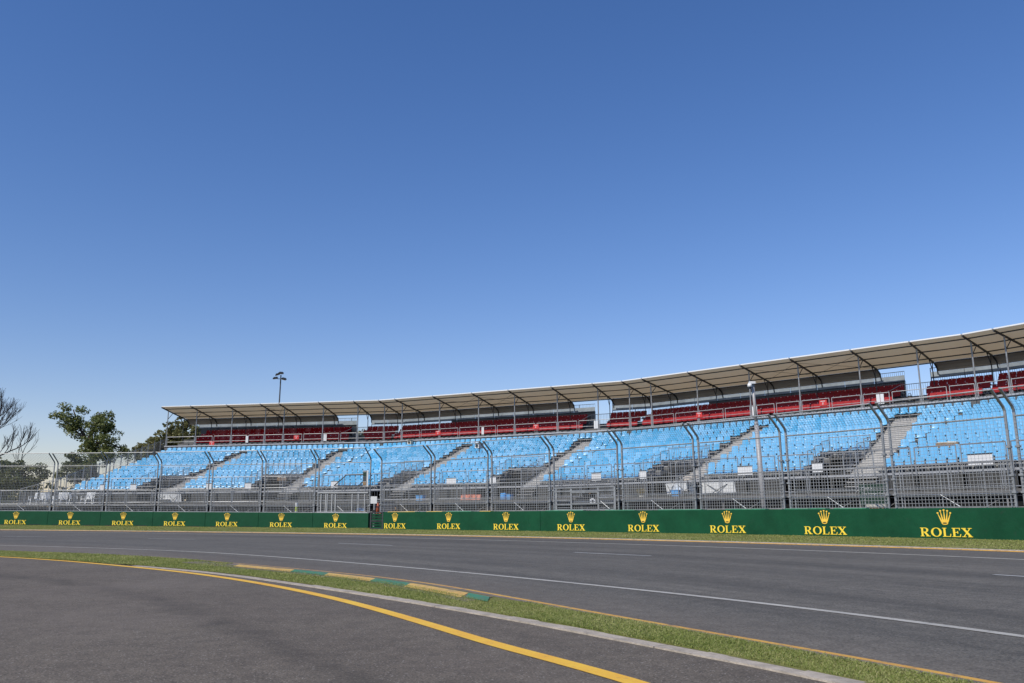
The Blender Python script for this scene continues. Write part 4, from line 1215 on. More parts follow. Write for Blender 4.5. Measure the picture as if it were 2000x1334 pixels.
# ------------------------------------------------------------------ poles
def at(x, y, Y):
    d = F_+R_*((x-1000)/1613)-U_*((y-667)/1613); return CP+d*(Y/d.y)
pb_ = at(1493, 990, 35.6); pb_.z = 0
ptop = at(1470, 748, 35.6); HP = ptop.z
r = empty('camera_pole', pb_); tag(r, 'tall grey tapered pole with white dome camera behind the fence', 'pole')
pt_ = Vector((ptop.x, pb_.y, HP)); pm_ = pb_.lerp(pt_, .72)
mb = MB(); mb.tube(pb_, pm_, .115, 16, .095); mb.build('shaft', M['pole'], r, True)
mb = MB(); mb.tube(pm_, pt_, .07, 14, .06); mb.tube(pb_.lerp(pt_, .715), pb_.lerp(pt_, .735), .10, 14, .07); mb.tube(pt_, pt_+Vector((0,0,.02)), .075, 14); mb.build('upper_shaft', M['pole'], r, True)
mb = MB(); c = Vector((pt_.x-.05, pt_.y-.12, HP-.06)); mb.tube(c+Vector((.1,.12,0)), c+Vector((-.16,0,.03)), .035, 8); mb.box(c+Vector((0,.02,.06)), (.26,.14,.10)); mb.build('bracket', M['white'], r)
cc = MB(); d0 = c+Vector((-.13,-.03,-.02))
cc.tube(d0+Vector((0,0,.02)), d0+Vector((0,0,-.12)), .085, 14, .10); cam_b = cc.build('dome_camera', M['white_plastic'], r, True)
dm = MB()
for a in range(4):
    t0, t1 = rad(a*22.5), rad((a+1)*22.5); dm.tube(d0+Vector((0,0,-.12-.085*math.sin(t0))), d0+Vector((0,0,-.12-.085*math.sin(t1))), .085*math.cos(t0), 14, max(.004,.085*math.cos(t1)))
x = dm.build('dome_glass', M['glass'], None, True); x.parent = cam_b

fp = at(547.5, 990, 112); fp.z = 0; ft = at(548.5, 735, 112); FZ = ft.z; fp.x = ft.x-.15
r = empty('floodlight_mast', fp); tag(r, 'slim dark floodlight mast rising above the left canopy', 'floodlight')
mb = MB(); mb.tube(fp, Vector((fp.x+.15,fp.y,FZ-1)), .12, 10, .085); mb.tube(Vector((fp.x+.15,fp.y,FZ-1)), Vector((fp.x+.16,fp.y,FZ+.2)), .085, 10, .07); mb.build('shaft', M['dark_steel'], r, True)
mb = MB()
for z in (FZ-.35, FZ+.35): mb.bar((fp.x-.5,fp.y-.1,z), (fp.x+.55,fp.y-.2,z-.05), .07)
mb.build('crossarm', M['dark_steel'], r)
for (dx, dz, rx) in ((-.62,-.30,.1),(.55,-.42,-.25),(.12,.40,-.1),(-.32,.22,.3)):
    c = Vector((fp.x+.12+dx, fp.y-.3, FZ+dz)); mb = MB()
    X = Vector((math.cos(rx),0,math.sin(rx))); Z = Vector((-math.sin(rx)*.5,-.35,.93)).normalized(); Y = Z.cross(X).normalized()
    mb.box(c, (.60,.5,.15), (X, Y, Z)); mb.box(c+Z*.11, (.45,.4,.08), (X, Y, Z)); lo = mb.build('lamp_head', M['dark_steel'], r)
    mb = MB(); mb.box(c-Z*.092, (.6,.5,.02), (X, Y, Z)); q = mb.build('lamp_glass', M['white_plastic'], None); q.parent = lo

# ------------------------------------------------------------------ things by the gap in the wall
p, t, n = on(CL, 28.3, 0); q0 = on(CR, .55, .05)[0]
a = Vector((on(CL, 28.05, .1)[0].x, on(CL, 28.05, .1)[0].y-.0)); b = q0
r = empty('slatted_gate', (a.x, a.y, 0)); tag(r, 'dark green slatted frame standing in the gap between the walls', 'gate')
mid = Vector((b.x-.75, b.y+.55)); A3 = Vector((mid.x, mid.y, 0)); B3 = Vector((b.x, b.y, 0))
mb = MB()
for P in (A3, B3): mb.bar(P, P+Vector((0,0,.95)), .07)
mb.bar(A3+Vector((0,0,.95)), B3+Vector((0,0,.95)), .06); mb.bar(A3+Vector((0,0,.06)), B3+Vector((0,0,.06)), .06); mb.bar(A3+Vector((0,0,.48)), B3+Vector((0,0,.48)), .05)
mb.build('frame', M['dark_steel'], r)
for k in range(6):
    mb = MB(); z = .13+.135*k+(.03 if k > 2 else 0); mb.bar(A3+Vector((.0,.03,z)), B3+Vector((0,.03,z)), .02, .085); mb.build('slat', M['green_panel'], r)
# black post stack left of it
r2 = empty('gate_post', (a.x+.25, a.y-.1, 0)); tag(r2, 'black drilled steel post at the end of the left wall', 'post')
mb = MB(); mb.box((a.x+.25,a.y-.1,.55), (.20,.14,1.1)); mb.build('post_tube', M['black'], r2)
mb = MB()
for k in range(5): mb.box((a.x+.25,a.y-.176,.14+.19*k), (.07,.012,.06))
mb.build('hole_plate', M['galv'], r2)
mb = MB(); mb.tube((a.x+.27,a.y-.1,1.1), (a.x+.27,a.y-.1,1.75), .07, 10); mb.build('sleeve', M['galv'], r2)
c = at(730, 976.5, 50.0)
r3 = empty('gate_notice', c); tag(r3, 'pale blank notice fixed to the fence above the slatted gap', 'notice')
mb = MB(); mb.box(c, (.38,.02,.42)); mb.build('panel', M['white'], r3); mb = MB(); mb.box(c+Vector((0,.03,.1)), (.5,.03,.04)); mb.box(c+Vector((0,.03,-.1)), (.5,.03,.04)); mb.build('clip', M['galv'], r3)
c = at(738, 990.5, 52); r4 = empty('traffic_cone', (c.x, c.y, 0)); tag(r4, 'orange traffic cone half hidden behind the slatted gap', 'cone')
mb = MB(); z = c.z; mb.tube((c.x,c.y,z-.35), (c.x,c.y,z+.3), .17, 14, .03); mb.build('cone_body', M['orange'], r4, True)
mb = MB(); mb.box((c.x,c.y,z-.37), (.42,.42,.05)); mb.build('cone_base', M['orange'], r4)
mb = MB(); mb.box((c.x,c.y,(z-.4)/2), (.6,.6,max(.1,z-.4))); tag(mb.build('equipment_crate', M['black']), 'black crate under the orange cone behind the slatted gap', 'crate')
c = at(756, 989, 52.5); r5 = empty('tarped_stack', (c.x,c.y,0)); tag(r5, 'low stack under a black sheet behind the first fence panel right of the gap', 'stack')
mb = MB()
for k in range(9):
    for j in range(4):
        pass
nx, ny = 10, 5; Wd, Dp, Ht = 1.5, .9, c.z+.28
for j in range(ny+1):
    for k in range(nx+1):
        u, v = k/nx*2-1, j/ny*2-1; ed = max(abs(u), abs(v)); h = Ht*(1-.9*max(0,(ed-.72)/.28)**1.2)+.05*noise.noise(Vector((u*3,v*3,2)))
        mb.v.append((c.x+u*Wd/2, c.y+v*Dp/2, h))
for j in range(ny):
    for k in range(nx): q = j*(nx+1)+k; mb.f.append((q,q+1,q+nx+2,q+nx+1)); mb.m.append(0)
mb.build('cover_sheet', M['black'], r5, True)
mb = MB(); mb.box((c.x,c.y,Ht*.4), (1.2,.6,Ht*.8)); mb.build('load', M['brown'], r5)

# track-side board panel on the gate (tall, dark, with white edge)
p = on(CL, 27.62, .12)[0]; z0 = zL(27.6)
r = empty('signal_panel', (p.x, p.y, z0+2.55)); tag(r, 'tall narrow board with green and red squares beside the black bracket', 'board')
t = on(CL,27.6)[1]; ax = (Vector((t.x,t.y,0)), Vector((-t.y,t.x,0)), Vector((0,0,1)))
mb = MB(); mb.box((p.x,p.y,z0+3.05), (.30,.04,.96), ax); mb.build('panel', M['post'], r); mb = MB(); mb.box(Vector((p.x,p.y,z0+3.05))+ax[0]*.18, (.06,.045,.98), ax); mb.build('edge_strip', M['white'], r)
for z, m_ in ((3.30,'dgreen'),(3.02,'dark_steel'),(2.74,'brown')):
    mb = MB(); q = Vector((p.x,p.y,z0+z))-ax[1]*.026-ax[0]*.04; mb.box(q, (.22,.012,.26 if z > 3 else .2), ax); mb.build('colour_square', M[m_], r)

# cameras on the fence posts and boxes on the rail
def boxcam(pos, rz, label, m='white_plastic', sc_=1.0):
    r = empty('security_camera', pos, rz); tag(r, label, 'camera')
    c, s = math.cos(rz), math.sin(rz); X, Y, Z = Vector((c,s,0)), Vector((-s,c,0)), Vector((0,0,1)); pos = Vector(pos)
    mb = MB(); mb.box(pos, (.24*sc_,.34*sc_,.22*sc_), (X,Y,Z)); mb.box(pos+Z*.13*sc_-Y*.03, (.28*sc_,.42*sc_,.03), (X,Y,Z)); mb.build('housing', M[m], r)
    mb = MB(); mb.tube(pos-Y*.17*sc_, pos-Y*.20*sc_, .07*sc_, 12); mb.build('lens', M['glass'], r)
    mb = MB(); mb.tube(pos-Z*.11*sc_, pos-Z*.3*sc_, .03, 8); mb.build('bracket', M['galv'], r)
    return r
boxcam(at(936,871,44.6), -.65, 'white box camera on top of the fence post left of centre', sc_=1.15)
boxcam(at(617,911,53.2), -.2, 'grey box camera on the fence post left of the gate panel', 'galv', 1.1)
boxcam(SP(1,1.25,12.85,7.0), HD[1], 'pale box with cream cover at the first curtain gap, above blue seats', 'cream', 1.5)

# ------------------------------------------------------------------ things on the front deck
DZ = 1.68
def patio_chair(i, s, d, label, rz):
    base = SP(i, s, d, DZ); r = empty('patio_chair', base, rz); tag(r, label, 'chair', 'white plastic chairs on the front deck')
    c, sn = math.cos(rz), math.sin(rz); X, Y, Z = Vector((c,sn,0)), Vector((-sn,c,0)), Vector((0,0,1))
    L = lambda x, y, z: base+X*x+Y*y+Z*z
    mb = MB(); mb.box(L(0,0,.43), (.44,.42,.03), (X,Y,Z)); mb.box(L(0,-.2,.41), (.44,.03,.06), (X,Y,Z)); mb.build('seat', M['white_plastic'], r)
    mb = MB()
    for k in range(5): mb.bar(L(-.18+.09*k,.20,.46), L(-.19+.095*k,.29,.88), .055, .018)
    mb.box(L(0,.29,.90), (.46,.03,.08), (X,Y,Z)); mb.build('backrest', M['white_plastic'], r)
    for sx in (-1,1):
        mb = MB(); mb.bar(L(sx*.24,-.18,.64), L(sx*.24,.24,.66), .05, .025); mb.bar(L(sx*.24,-.18,.64), L(sx*.22,-.2,.43), .04, .03); mb.build('armrest', M['white_plastic'], r)
        for sy in (-1,1):
            mb = MB(); mb.bar(L(sx*.20,sy*.18,.42), L(sx*.25,sy*.23,0), .045, .04); mb.build('leg', M['white_plastic'], r)
for k, (s, rz, w_) in enumerate(((-2.0,-.5,'leftmost of the row'),(-1.3,.3,'second from the left'),(-.45,.9,'just right of the second fence post pair'),(.15,-.2,'fourth from the left'),(.75,.5,'fifth from the left'),(1.65,1.9,'turned sideways near the middle'),(2.5,-.3,'third from the right'),(3.05,.2,'second from the right'),(3.6,2.2,'rightmost of the row, turned away'))):
    patio_chair(0, s, -.75+.12*math.sin(k*2.3), 'white plastic armchair on the front deck, '+w_, HD[0]+math.pi*.0+rz)

def trestle(i, s, d, label, m='white_plastic', wd=1.2):
    base = SP(i,s,d,DZ); r = empty('folding_table', base, HD[i]); tag(r, label, 'table', 'folded tables on the front deck'); X, Y, Z = AX(i)
    mb = MB(); mb.box(base+Z*.42+Y*.05, (wd,.04,.62), (X,(Y*.97+Z*.2).normalized(),(Z*.97-Y*.2).normalized())); mb.build('tabletop', M[m], r)
    for q in (-1,1):
        mb = MB(); mb.tube(base+X*(q*wd*.3)-Y*.08, base-X*(q*wd*.3)-Y*.02+Z*.62, .018, 6); mb.build('leg', M['dark_steel'], r)
trestle(0, 9.9, -.6, 'white folding table leaning by the first stair opening'); trestle(0, 8.95, -.6, 'smaller white folding table left of its twin at the first stairs', wd=.7)
trestle(2, 11.4, -.7, 'white table with crossed legs at the fifth stairs', wd=1.3); trestle(2, 13.3, -.6, 'long white table with crossed legs before the grey pole', wd=2.0)
trestle(2, 10.5, -.7, 'small white table leftmost of the group at the fifth stairs', wd=.6)
base = SP(1,17.45,-.8,DZ); r = empty('blue_drum', base); tag(r, 'bright blue plastic drum on the front deck right of the gap', 'drum')
mb = MB(); mb.tube(base, base+Vector((0,0,.06)), .17, 16, .20); mb.tube(base+Vector((0,0,.06)), base+Vector((0,0,.40)), .20, 16, .20); mb.tube(base+Vector((0,0,.40)), base+Vector((0,0,.44)), .20, 16, .16); mb.build('drum_body', M['blue_plastic'], r, False)
mb = MB(); mb.tube(base+Vector((0,0,.20)), base+Vector((0,0,.23)), .21, 16); mb.tube(base+Vector((.06,0,.44)), base+Vector((.06,0,.47)), .035, 10); mb.build('rim', M['blue_plastic'], r)
for (i, s, d, col_, nm, lab, w_) in ((1,11.2,-.8,'blue_plastic','storage_tub','blue plastic tub on the front deck behind the first panel right of the gap',.55),(2,11.0,-.9,'blue_plastic','storage_tub','blue plastic tub above the grey dish at the fifth stairs',.5),(1,17.95,-.9,'blue_plastic','storage_tub','small blue tub beside the blue drum',.28)):
    base = SP(i,s,d,DZ); r = empty(nm, base, HD[i]); tag(r, lab, 'tub'); X, Y, Z = AX(i); mb = MB(); h = .34
    B = [base+X*(a*w_*.42)+Y*(b*.17) for a, b in ((-1,-1),(1,-1),(1,1),(-1,1))]; T = [base+X*(a*w_*.5)+Y*(b*.21)+Z*h for a, b in ((-1,-1),(1,-1),(1,1),(-1,1))]
    mb.hexa(B+T); mb.build('tub_body', M[col_], r); mb = MB(); mb.box(base+Z*(h+.02), (w_*1.06,.46,.04), (X,Y,Z)); mb.build('tub_lid', M[col_], r)
# orange water-filled barrier
base = SP(1,15.1,-.8,DZ); X, Y, Z = AX(1); r = empty('plastic_barrier', base, HD[1]); tag(r, 'faded orange plastic barrier lying on the front deck, left of the blue drum', 'barrier')
mb = MB(); L_ = 1.5
for k in range(5):
    a0, a1 = -L_/2+L_*k/5+.01, -L_/2+L_*(k+1)/5-.01
    mb.hexa([base+X*a0-Y*.2, base+X*a1-Y*.2, base+X*a1+Y*.2, base+X*a0+Y*.2, base+X*a0-Y*.07+Z*.34, base+X*a1-Y*.07+Z*.34, base+X*a1+Y*.07+Z*.34, base+X*a0+Y*.07+Z*.34])
mb.build('barrier_body', M['orange'], r); mb = MB(); mb.box(base+Z*.36, (L_*.96,.09,.05), (X,Y,Z)); mb.build('top_bead', M['orange'], r)
# yellow-green marker with white cap left of the gate panel
c = at(579, 991, 55.5); r = empty('marker_post', (c.x,c.y,.05)); tag(r, 'white and yellow-green marker post low behind the fence', 'marker')
mb = MB(); mb.tube((c.x,c.y,0), (c.x,c.y,1.35), .10, 12, .10); mb.build('marker_body', M['hivis'], r)
mb = MB(); mb.tube((c.x,c.y,1.35), (c.x,c.y,1.62), .11, 12, .10); mb.build('marker_cap', M['white_plastic'], r); mb = MB(); mb.tube((c.x,c.y,.95), (c.x,c.y,1.05), .115, 12); mb.build('marker_band', M['white_plastic'], r)
c = at(704, 995.5, 53.5); r = empty('folded_tarpaulin', (c.x,c.y,.9)); tag(r, 'folded blue tarpaulin low behind the gate panel', 'tarpaulin')
mb = MB()
for k in range(3): mb.box((c.x+.03*k,c.y,c.z-.05+.06*k), (.62-.08*k,.4,.055))
mb.build('fold', M['blue_plastic'], r); mb = MB(); mb.box((c.x,c.y,(c.z-.08)/2), (.8,.5,c.z-.09)); mb.build('pallet', M['brown'], r)
# grey dish-shaped shade on a stand
base = SP(2,11.85,-1.1,DZ); r = empty('tilted_parasol', base); tag(r, 'small grey tilted parasol on a stand at the fifth stairs', 'parasol')
mb = MB(); mb.tube(base, base+Vector((0,0,.95)), .025, 8); mb.box(base+Vector((0,0,.03)), (.35,.35,.05)); mb.build('stand', M['dark_steel'], r)
mb = MB(); cc_ = base+Vector((.1,-.05,1.05)); Zd = Vector((-.22,-.12,1)).normalized(); Xd = Zd.cross(Vector((0,1,0))).normalized(); Yd = Zd.cross(Xd)
n_ = 16; rings = [(.46,-.10),(.36,.0),(.2,.07),(.02,.10)]; k0 = 0
for (rr, h) in rings:
    for q in range(n_): a_ = 2*math.pi*q/n_; mb.v.append(tuple(cc_+Xd*rr*math.cos(a_)+Yd*rr*math.sin(a_)+Zd*h))
for (rr, h) in rings:
    for q in range(n_): a_ = 2*math.pi*q/n_; mb.v.append(tuple(cc_+Xd*rr*math.cos(a_)+Yd*rr*math.sin(a_)+Zd*(h-.03)))
for u in range(3):
    for q in range(n_): a_, b_ = u*n_+q, u*n_+(q+1)%n_; mb.f += [(a_,b_,b_+n_,a_+n_),(a_+4*n_,a_+5*n_,b_+5*n_,b_+4*n_)]; mb.m += [0,0]
for q in range(n_): mb.f.append((q,q+4*n_,(q+1)%n_+4*n_,(q+1)%n_)); mb.m.append(0)
mb.build('shade', M['curtain'], r, True)
# red and white jugs behind it
base = SP(2,11.65,-.35,DZ); r = empty('gas_bottle', base); tag(r, 'red gas bottle standing behind the grey parasol', 'bottle')
mb = MB(); mb.tube(base, base+Vector((0,0,.62)), .13, 14); mb.tube(base+Vector((0,0,.62)), base+Vector((0,0,.72)), .13, 14, .05); mb.build('bottle_body', M['red'], r); mb = MB(); mb.tube(base+Vector((0,0,.72)), base+Vector((0,0,.82)), .04, 8); mb.build('valve', M['galv'], r)
# brown bundles left on seats
for (i, s, d, z, w_, lab) in ((2,23.6,3.05,3.92,1.0,'brown carton on the seats right of the widest stairs'),(0,17.7,1.3,3.50,.75,'brown carton on the front seats left of the second stairs'),(1,21.5,3.6,4.02,.5,'brown carton on the seats left of the middle of the stand')):
    base = SP(i,s,d,z); X, Y, Z = AX(i); r = empty('carton', base, HD[i]); tag(r, lab, 'carton'); mb = MB(); mb.box(base, (w_,.34,.24), (X,Y,Z)); mb.build('carton_box', M['brown'], r)
    mb = MB(); mb.box(base+X*(w_*.2)+Z*.145-Y*.05, (w_*.42,.26,.05), (X,(Y+Z*.3).normalized(),(Z-Y*.3).normalized())); mb.box(base-X*(w_*.22)+Z*.135, (w_*.4,.3,.03), (X,Y,Z)); mb.build('carton_flap', M['cream'], r)
# dark bag at the walkway by the right gap
base = SP(2,18.4,14.6,7.54); r = empty('kit_bag', base); tag(r, 'black bag on the steps in the right curtain gap', 'bag')
mb = MB()
for a_ in range(4):
    h0, h1 = a_*.1, (a_+1)*.1; rr = [.28,.32,.30,.22,.08]; mb.tube(base+Vector((0,0,h0)), base+Vector((0,0,h1)), rr[a_], 12, rr[a_+1])
mb.build('bag_body', M['black'], r, True); mb = MB(); mb.path([base+Vector((-.12,0,.36)), base+Vector((-.08,0,.52)), base+Vector((.08,0,.52)), base+Vector((.12,0,.36))], .018, 6); mb.build('strap', M['black'], r)
# dry bush in a tub
base = SP(2,8.6,-.7,DZ)
r = empty('dry_shrub', base); tag(r, 'dry straw coloured potted shrub on the front deck', 'plant'); rd = random.Random(3)
mb = MB(); mb.tube(base, base+Vector((0,0,.14)), .16, 12, .2); mb.build('pot', M['cream'], r)
mb = MB()
for k in range(420):
    v = Vector((rd.gauss(0,1), rd.gauss(0,1), rd.gauss(0,1))).normalized()*rd.uniform(.05,.30); c_ = base+Vector((0,0,.32))+Vector((v.x*1.15,v.y,v.z*.75)); a_ = Vector((rd.uniform(-1,1),rd.uniform(-1,1),rd.uniform(-1,1))).normalized()*.045; b_ = a_.cross(Vector((rd.random(),rd.random(),1))).normalized()*.02
    mb.quad(c_-a_, c_-b_, c_+a_, c_+b_)
mb.build('foliage', M['leaf_dry'], r)

# dark green lettered board behind the fence
i = 2; c = SP(2,21.85,-2.05,1.6); X, Y, Z = AX(2)
X = Vector((math.cos(-.35), math.sin(-.35), 0)); Y = Vector((-X.y, X.x, 0))
r = empty('park_sign', (c.x,c.y,0)); tag(r, 'dark green board with two lines of white lettering behind the fence', 'sign')
mb = MB(); mb.box(c, (1.18,.05,.92), (X,Y,Z)); mb.build('panel', M['dgreen'], r)
mb = MB()
for q in (-.5,.5): mb.bar(c+X*q+Y*.06-Z*c.z, c+X*q+Y*.06+Z*.3, .07)
mb.build('leg', M['dgreen'], r)
def text(s, pos, X, Y, size, m, parent, name):
    cu = bpy.data.curves.new('t', 'FONT'); cu.body = s; cu.size = size; cu.extrude = .003
    ob = bpy.data.objects.new('t', cu); col.objects.link(ob); dg = bpy.context.evaluated_depsgraph_get()
    me = bpy.data.meshes.new_from_object(ob.evaluated_get(dg)); bpy.data.objects.remove(ob); bpy.data.curves.remove(cu)
    me.materials.clear(); me.materials.append(m); mt = Matrix(((X.x,0,-Y.x,pos.x),(X.y,0,-Y.y,pos.y),(0,1,0,pos.z),(0,0,0,1)))
    for v in me.vertices: v.co = mt @ Vector((v.co.x, v.co.y, -v.co.z if False else v.co.z))
    o = bpy.data.objects.new(name, me); col.objects.link(o); setparent(o, parent); return o
fx = Matrix
text('Oval 5', c-X*.52-Y*.032+Z*.20, X, Y, .17, M['white'], r, 'lettering')
text('Gary Smorgon Oval', c-X*.52-Y*.032-Z*.0, X, Y, .112, M['white'], r, 'lettering')
c2 = at(1711, 987.5, 31.6); r = empty('timber_plank', c2); tag(r, 'cream plank resting behind the wall below the dark green board', 'plank')
mb = MB(); mb.box(c2, (.72,.2,.09)); mb.build('board', M['cream'], r); mb = MB(); mb.box(Vector((c2.x,c2.y,(c2.z-.05)/2)), (.5,.16,c2.z-.05)); mb.build('trestle', M['brown'], r)

# track camera seen through the framed window
c = at(1147, 977, 43.2); t = on(CR, 14.3)[1]; X = Vector((t.x,t.y,0)); Y = Vector((-t.y,t.x,0)); Z = Vector((0,0,1))
r = empty('broadcast_camera', (c.x,c.y,0)); tag(r, 'black film camera with pale round lens hood behind the framed fence window', 'camera')
mb = MB(); mb.box(c-X*.15+Z*.02, (.95,.34,.34), (X,Y,Z)); mb.box(c-X*.62-Z*.06, (.5,.3,.2), (X,Y,Z)); mb.box(c+X*.12+Z*.2, (.5,.36,.26), (X,Y,Z)); mb.box(c-X*.35-Z*.22, (1.0,.4,.12), (X,Y,Z)); mb.build('camera_body', M['black'], r)
ln = (X*.75-Y*.65).normalized(); mb = MB(); l0 = c+X*.3-Z*.06; mb.tube(l0-ln*.25, l0+ln*.18, .15, 16, .19); lb = mb.build('lens_barrel', M['rubber'], r, False)
mb = MB(); mb.tube(l0+ln*.18, l0+ln*.20, .155, 16, .145); q = mb.build('lens_hood', M['white_plastic'], None); q.parent = lb
mb = MB(); mb.tube(l0+ln*.2, l0+ln*.205, .07, 14); q = mb.build('lens_glass', M['glass'], None); q.parent = lb
mb = MB(); mb.box(c+X*.05-Y*.16+Z*.08, (.06,.015,.06), (X,Y,Z)); mb.build('tally_plate', M['green_tape'], r)
mb = MB(); mb.box(c+X*.22+Z*.29, (.12,.14,.14), (X,Y,Z)); mb.build('viewfinder', M['brown'], r)
for k in range(3):
    mb = MB(); a_ = 2.1*k+.4; mb.tube(c-Z*.12, Vector((c.x+.5*math.cos(a_), c.y+.5*math.sin(a_), .0)), .03, 8); mb.build('leg', M['dark_steel'], r)

# ------------------------------------------------------------------ trees
def leaf_blob(mb, rd, c, rx, ry, rz_, n, sz):
    for k in range(n):
        v = Vector((rd.gauss(0,1), rd.gauss(0,1), rd.gauss(0,1)))
        v = v.normalized()*(rd.random()**.45); p = Vector(c)+Vector((v.x*rx, v.y*ry, v.z*rz_))
        a = Vector((rd.uniform(-1,1), rd.uniform(-1,1), rd.uniform(-1,.6))).normalized(); b = a.cross(Vector((rd.uniform(-1,1), rd.uniform(-1,1), rd.uniform(-1,1)))).normalized()
        s = sz*rd.uniform(.6,1.5); mb.quad(p-a*s, p-b*s*.55, p+a*s, p+b*s*.55)
def limb(mb, pts, r0, r1, n=7):
    K = len(pts)-1
    for k in range(K): mb.tube(pts[k], pts[k+1], r0+(r1-r0)*k/K, n, r0+(r1-r0)*(k+1)/K)
def clump_tree(name, label, base, blobs, limbs, leaf, rd, trunk_r, sz, dens, group=None):
    r = empty(name, base); tag(r, label, 'tree', group)
    tb = MB()
    for L, r0, r1 in limbs: limb(tb, [Vector(p) for p in L], r0, r1)
    tb.build('trunk', M['bark'], r, True)
    cb = MB()
    for (c, rx, rz_) in blobs:
        m_ = max(4, int(rx*rz_*7))
        for q in range(m_):      # sub-clumps leave gaps between them
            v = Vector((rd.gauss(0,1), rd.gauss(0,1), rd.gauss(0,1))).normalized()*(rd.random()**.5)
            p = Vector(c)+Vector((v.x*rx, v.y*rx*.9, v.z*rz_)); rr = rd.uniform(.30,.66)
            leaf_blob(cb, rd, p, rr*1.15, rr*1.1, rr*.75, int(dens*rr*rr*4), sz)
    cb.build('crown', M[leaf], r)
    return r
def A(x, y, Y): return at(x, y, Y)
rd = random.Random(5); Y0 = 80
B = A(185, 1000, Y0); B.z = .3
px = lambda x, y, dy=0: tuple(A(x, y, Y0+dy))
clump_tree('gum_tree', 'leaning two-headed gum tree standing beyond the left end of the stand', B,
    [(px(143,800,-.5),1.0,.75),(px(150,822,0),1.35,.9),(px(130,828),.8,.5),(px(160,845,.4),1.2,.8),(px(120,813),.55,.3),(px(138,842),.6,.5),(px(192,812,.5),1.25,.85),(px(205,826),1.1,1.0),(px(183,840),1.3,.9),(px(205,850,-.6),1.4,1.0),(px(190,868),1.7,1.0),(px(222,872,.5),1.4,.8),(px(178,878),1.2,.7),(px(240,880),.9,.5),(px(212,884,-.8),1.5,.7),(px(195,893,-1.0),1.5,.7),(px(228,893,-.6),1.1,.6),(px(182,858,-.8),1.0,.8),(px(198,838,-.6),1.1,.8),(px(172,868,-.6),.9,.7),(px(188,905,-1),1.2,.6)],
    [([tuple(B), px(183,930), px(180,880), px(176,850)],.38,.24),([px(180,880), px(168,858), px(155,835), px(143,800)],.2,.05),([px(168,858), px(140,835), px(115,813)],.1,.03),([px(176,850), px(190,830), px(194,806)],.2,.05),([px(178,870), px(205,862), px(238,876)],.16,.04)],
    'leaf_gum', rd, .4, .10, 88)
rd = random.Random(8); Y0 = 108
B = A(345, 1000, Y0); B.z = 0
clump_tree('broad_tree', 'broad olive green tree rising behind the left end of the canopy', B,
    [(px(350,838),2.4,1.5),(px(365,826),1.5,.9),(px(330,855),2.4,1.4),(px(305,868),2.2,1.1),(px(285,878),1.6,.8),(px(268,884),1.1,.5),(px(340,875),2.6,1.6),(px(310,888),2.6,1.3),(px(290,893),2.2,1.0),(px(380,850),2.4,1.5),(px(400,845),2.2,1.2)],
    [([tuple(B), px(345,920), px(342,870)],.55,.3),([px(344,890), px(310,872), px(290,880)],.25,.06),([px(343,880), px(362,845), px(368,825)],.25,.06)],
    'leaf_far', rd, .5, .19, 46)
rd = random.Random(9); Y0 = 92
B = A(150, 1000, Y0); B.z = .3
clump_tree('small_tree', 'low bushy tree left of the leaning gum tree behind the fence', B,
    [(px(142,890),.9,.7),(px(150,905),1.5,.9),(px(136,912),1.1,.8),(px(166,912),1.4,.9),(px(150,925),1.8,.9),(px(182,928),1.6,.9),(px(128,930),1.2,.6)],
    [([tuple(B), px(150,940), px(149,905)],.22,.1),([px(150,930), px(140,910), px(141,885)],.1,.03)], 'leaf_bush', rd, .2, .13, 70)
rd = random.Random(10); Y0 = 126
B = A(706, 1000, Y0); B.z = 0
clump_tree('distant_tree', 'tree top showing in the first curtain gap of the canopy', B, [(px(703,848),1.6,1.2),(px(712,853),1.4,1.0),(px(697,858),1.5,.9)], [([tuple(B), px(706,900), px(705,850)],.4,.15)], 'leaf_far', rd, .3, .16, 40)
rd = random.Random(12); Y0 = 70
B = A(20, 1000, Y0); B.z = .3
clump_tree('round_bush', 'dark leafy bush under the bare tree at the far left', B,
    [(px(10,905),1.4,.9),(px(35,915),1.4,.9),(px(60,925),1.1,.8),(px(20,930),2.0,1.0),(px(50,942),1.6,.7),(px(0,940),1.8,1.0),(px(78,935),.7,.5),(px(-18,915),1.6,1.2),(px(10,955),2.0,.9),(px(45,958),1.8,.8),(px(75,955),1.2,.7),(px(25,970),2.2,.7),(px(65,972),1.6,.6),(px(-25,950),2,1.2)],
    [([tuple(B), px(20,960), px(18,915)],.25,.1),([px(20,950), px(45,930), px(60,922)],.1,.03)], 'leaf_bush', rd, .2, .11, 80)
# bare tree
rd = random.Random(21); Y0 = 74
B = A(-48, 1000, Y0); B.z = .3
r = empty('bare_tree', B); tag(r, 'leafless dark branched tree at the far left edge', 'tree')
tb = MB(); limb(tb, [B, Vector(px(-42,945)), Vector(px(-34,905))], .30, .2); tb.build('trunk', M['bark_dead'], r, True)
bb = MB()
def grow(p, d, L, rr, lev):
    q = p; n_ = 5
    for k in range(n_):
        d = (d+Vector((rd.uniform(-.22,.22), rd.uniform(-.22,.22), rd.uniform(-.04,.24)))).normalized(); e = q+d*(L/n_); r2 = rr*(1-.16*(k+1)/n_*2)
        bb.tube(q, e, rr*(1-.32*k/n_), 5, rr*(1-.32*(k+1)/n_)); q = e
        if lev > 0 and k > 0:
            for _ in range(rd.choice((1,1,1,2)) if lev < 3 else 1):
                sd = (d+Vector((rd.uniform(-.9,.9), rd.uniform(-.6,.6), rd.uniform(-.15,.75)))).normalized(); grow(q, sd, L*rd.uniform(.42,.66), max(.011, rr*.5), lev-1)
    if lev > 0: grow(q, d, L*.55, rr*.6, lev-1)
st = Vector(px(-34,905))
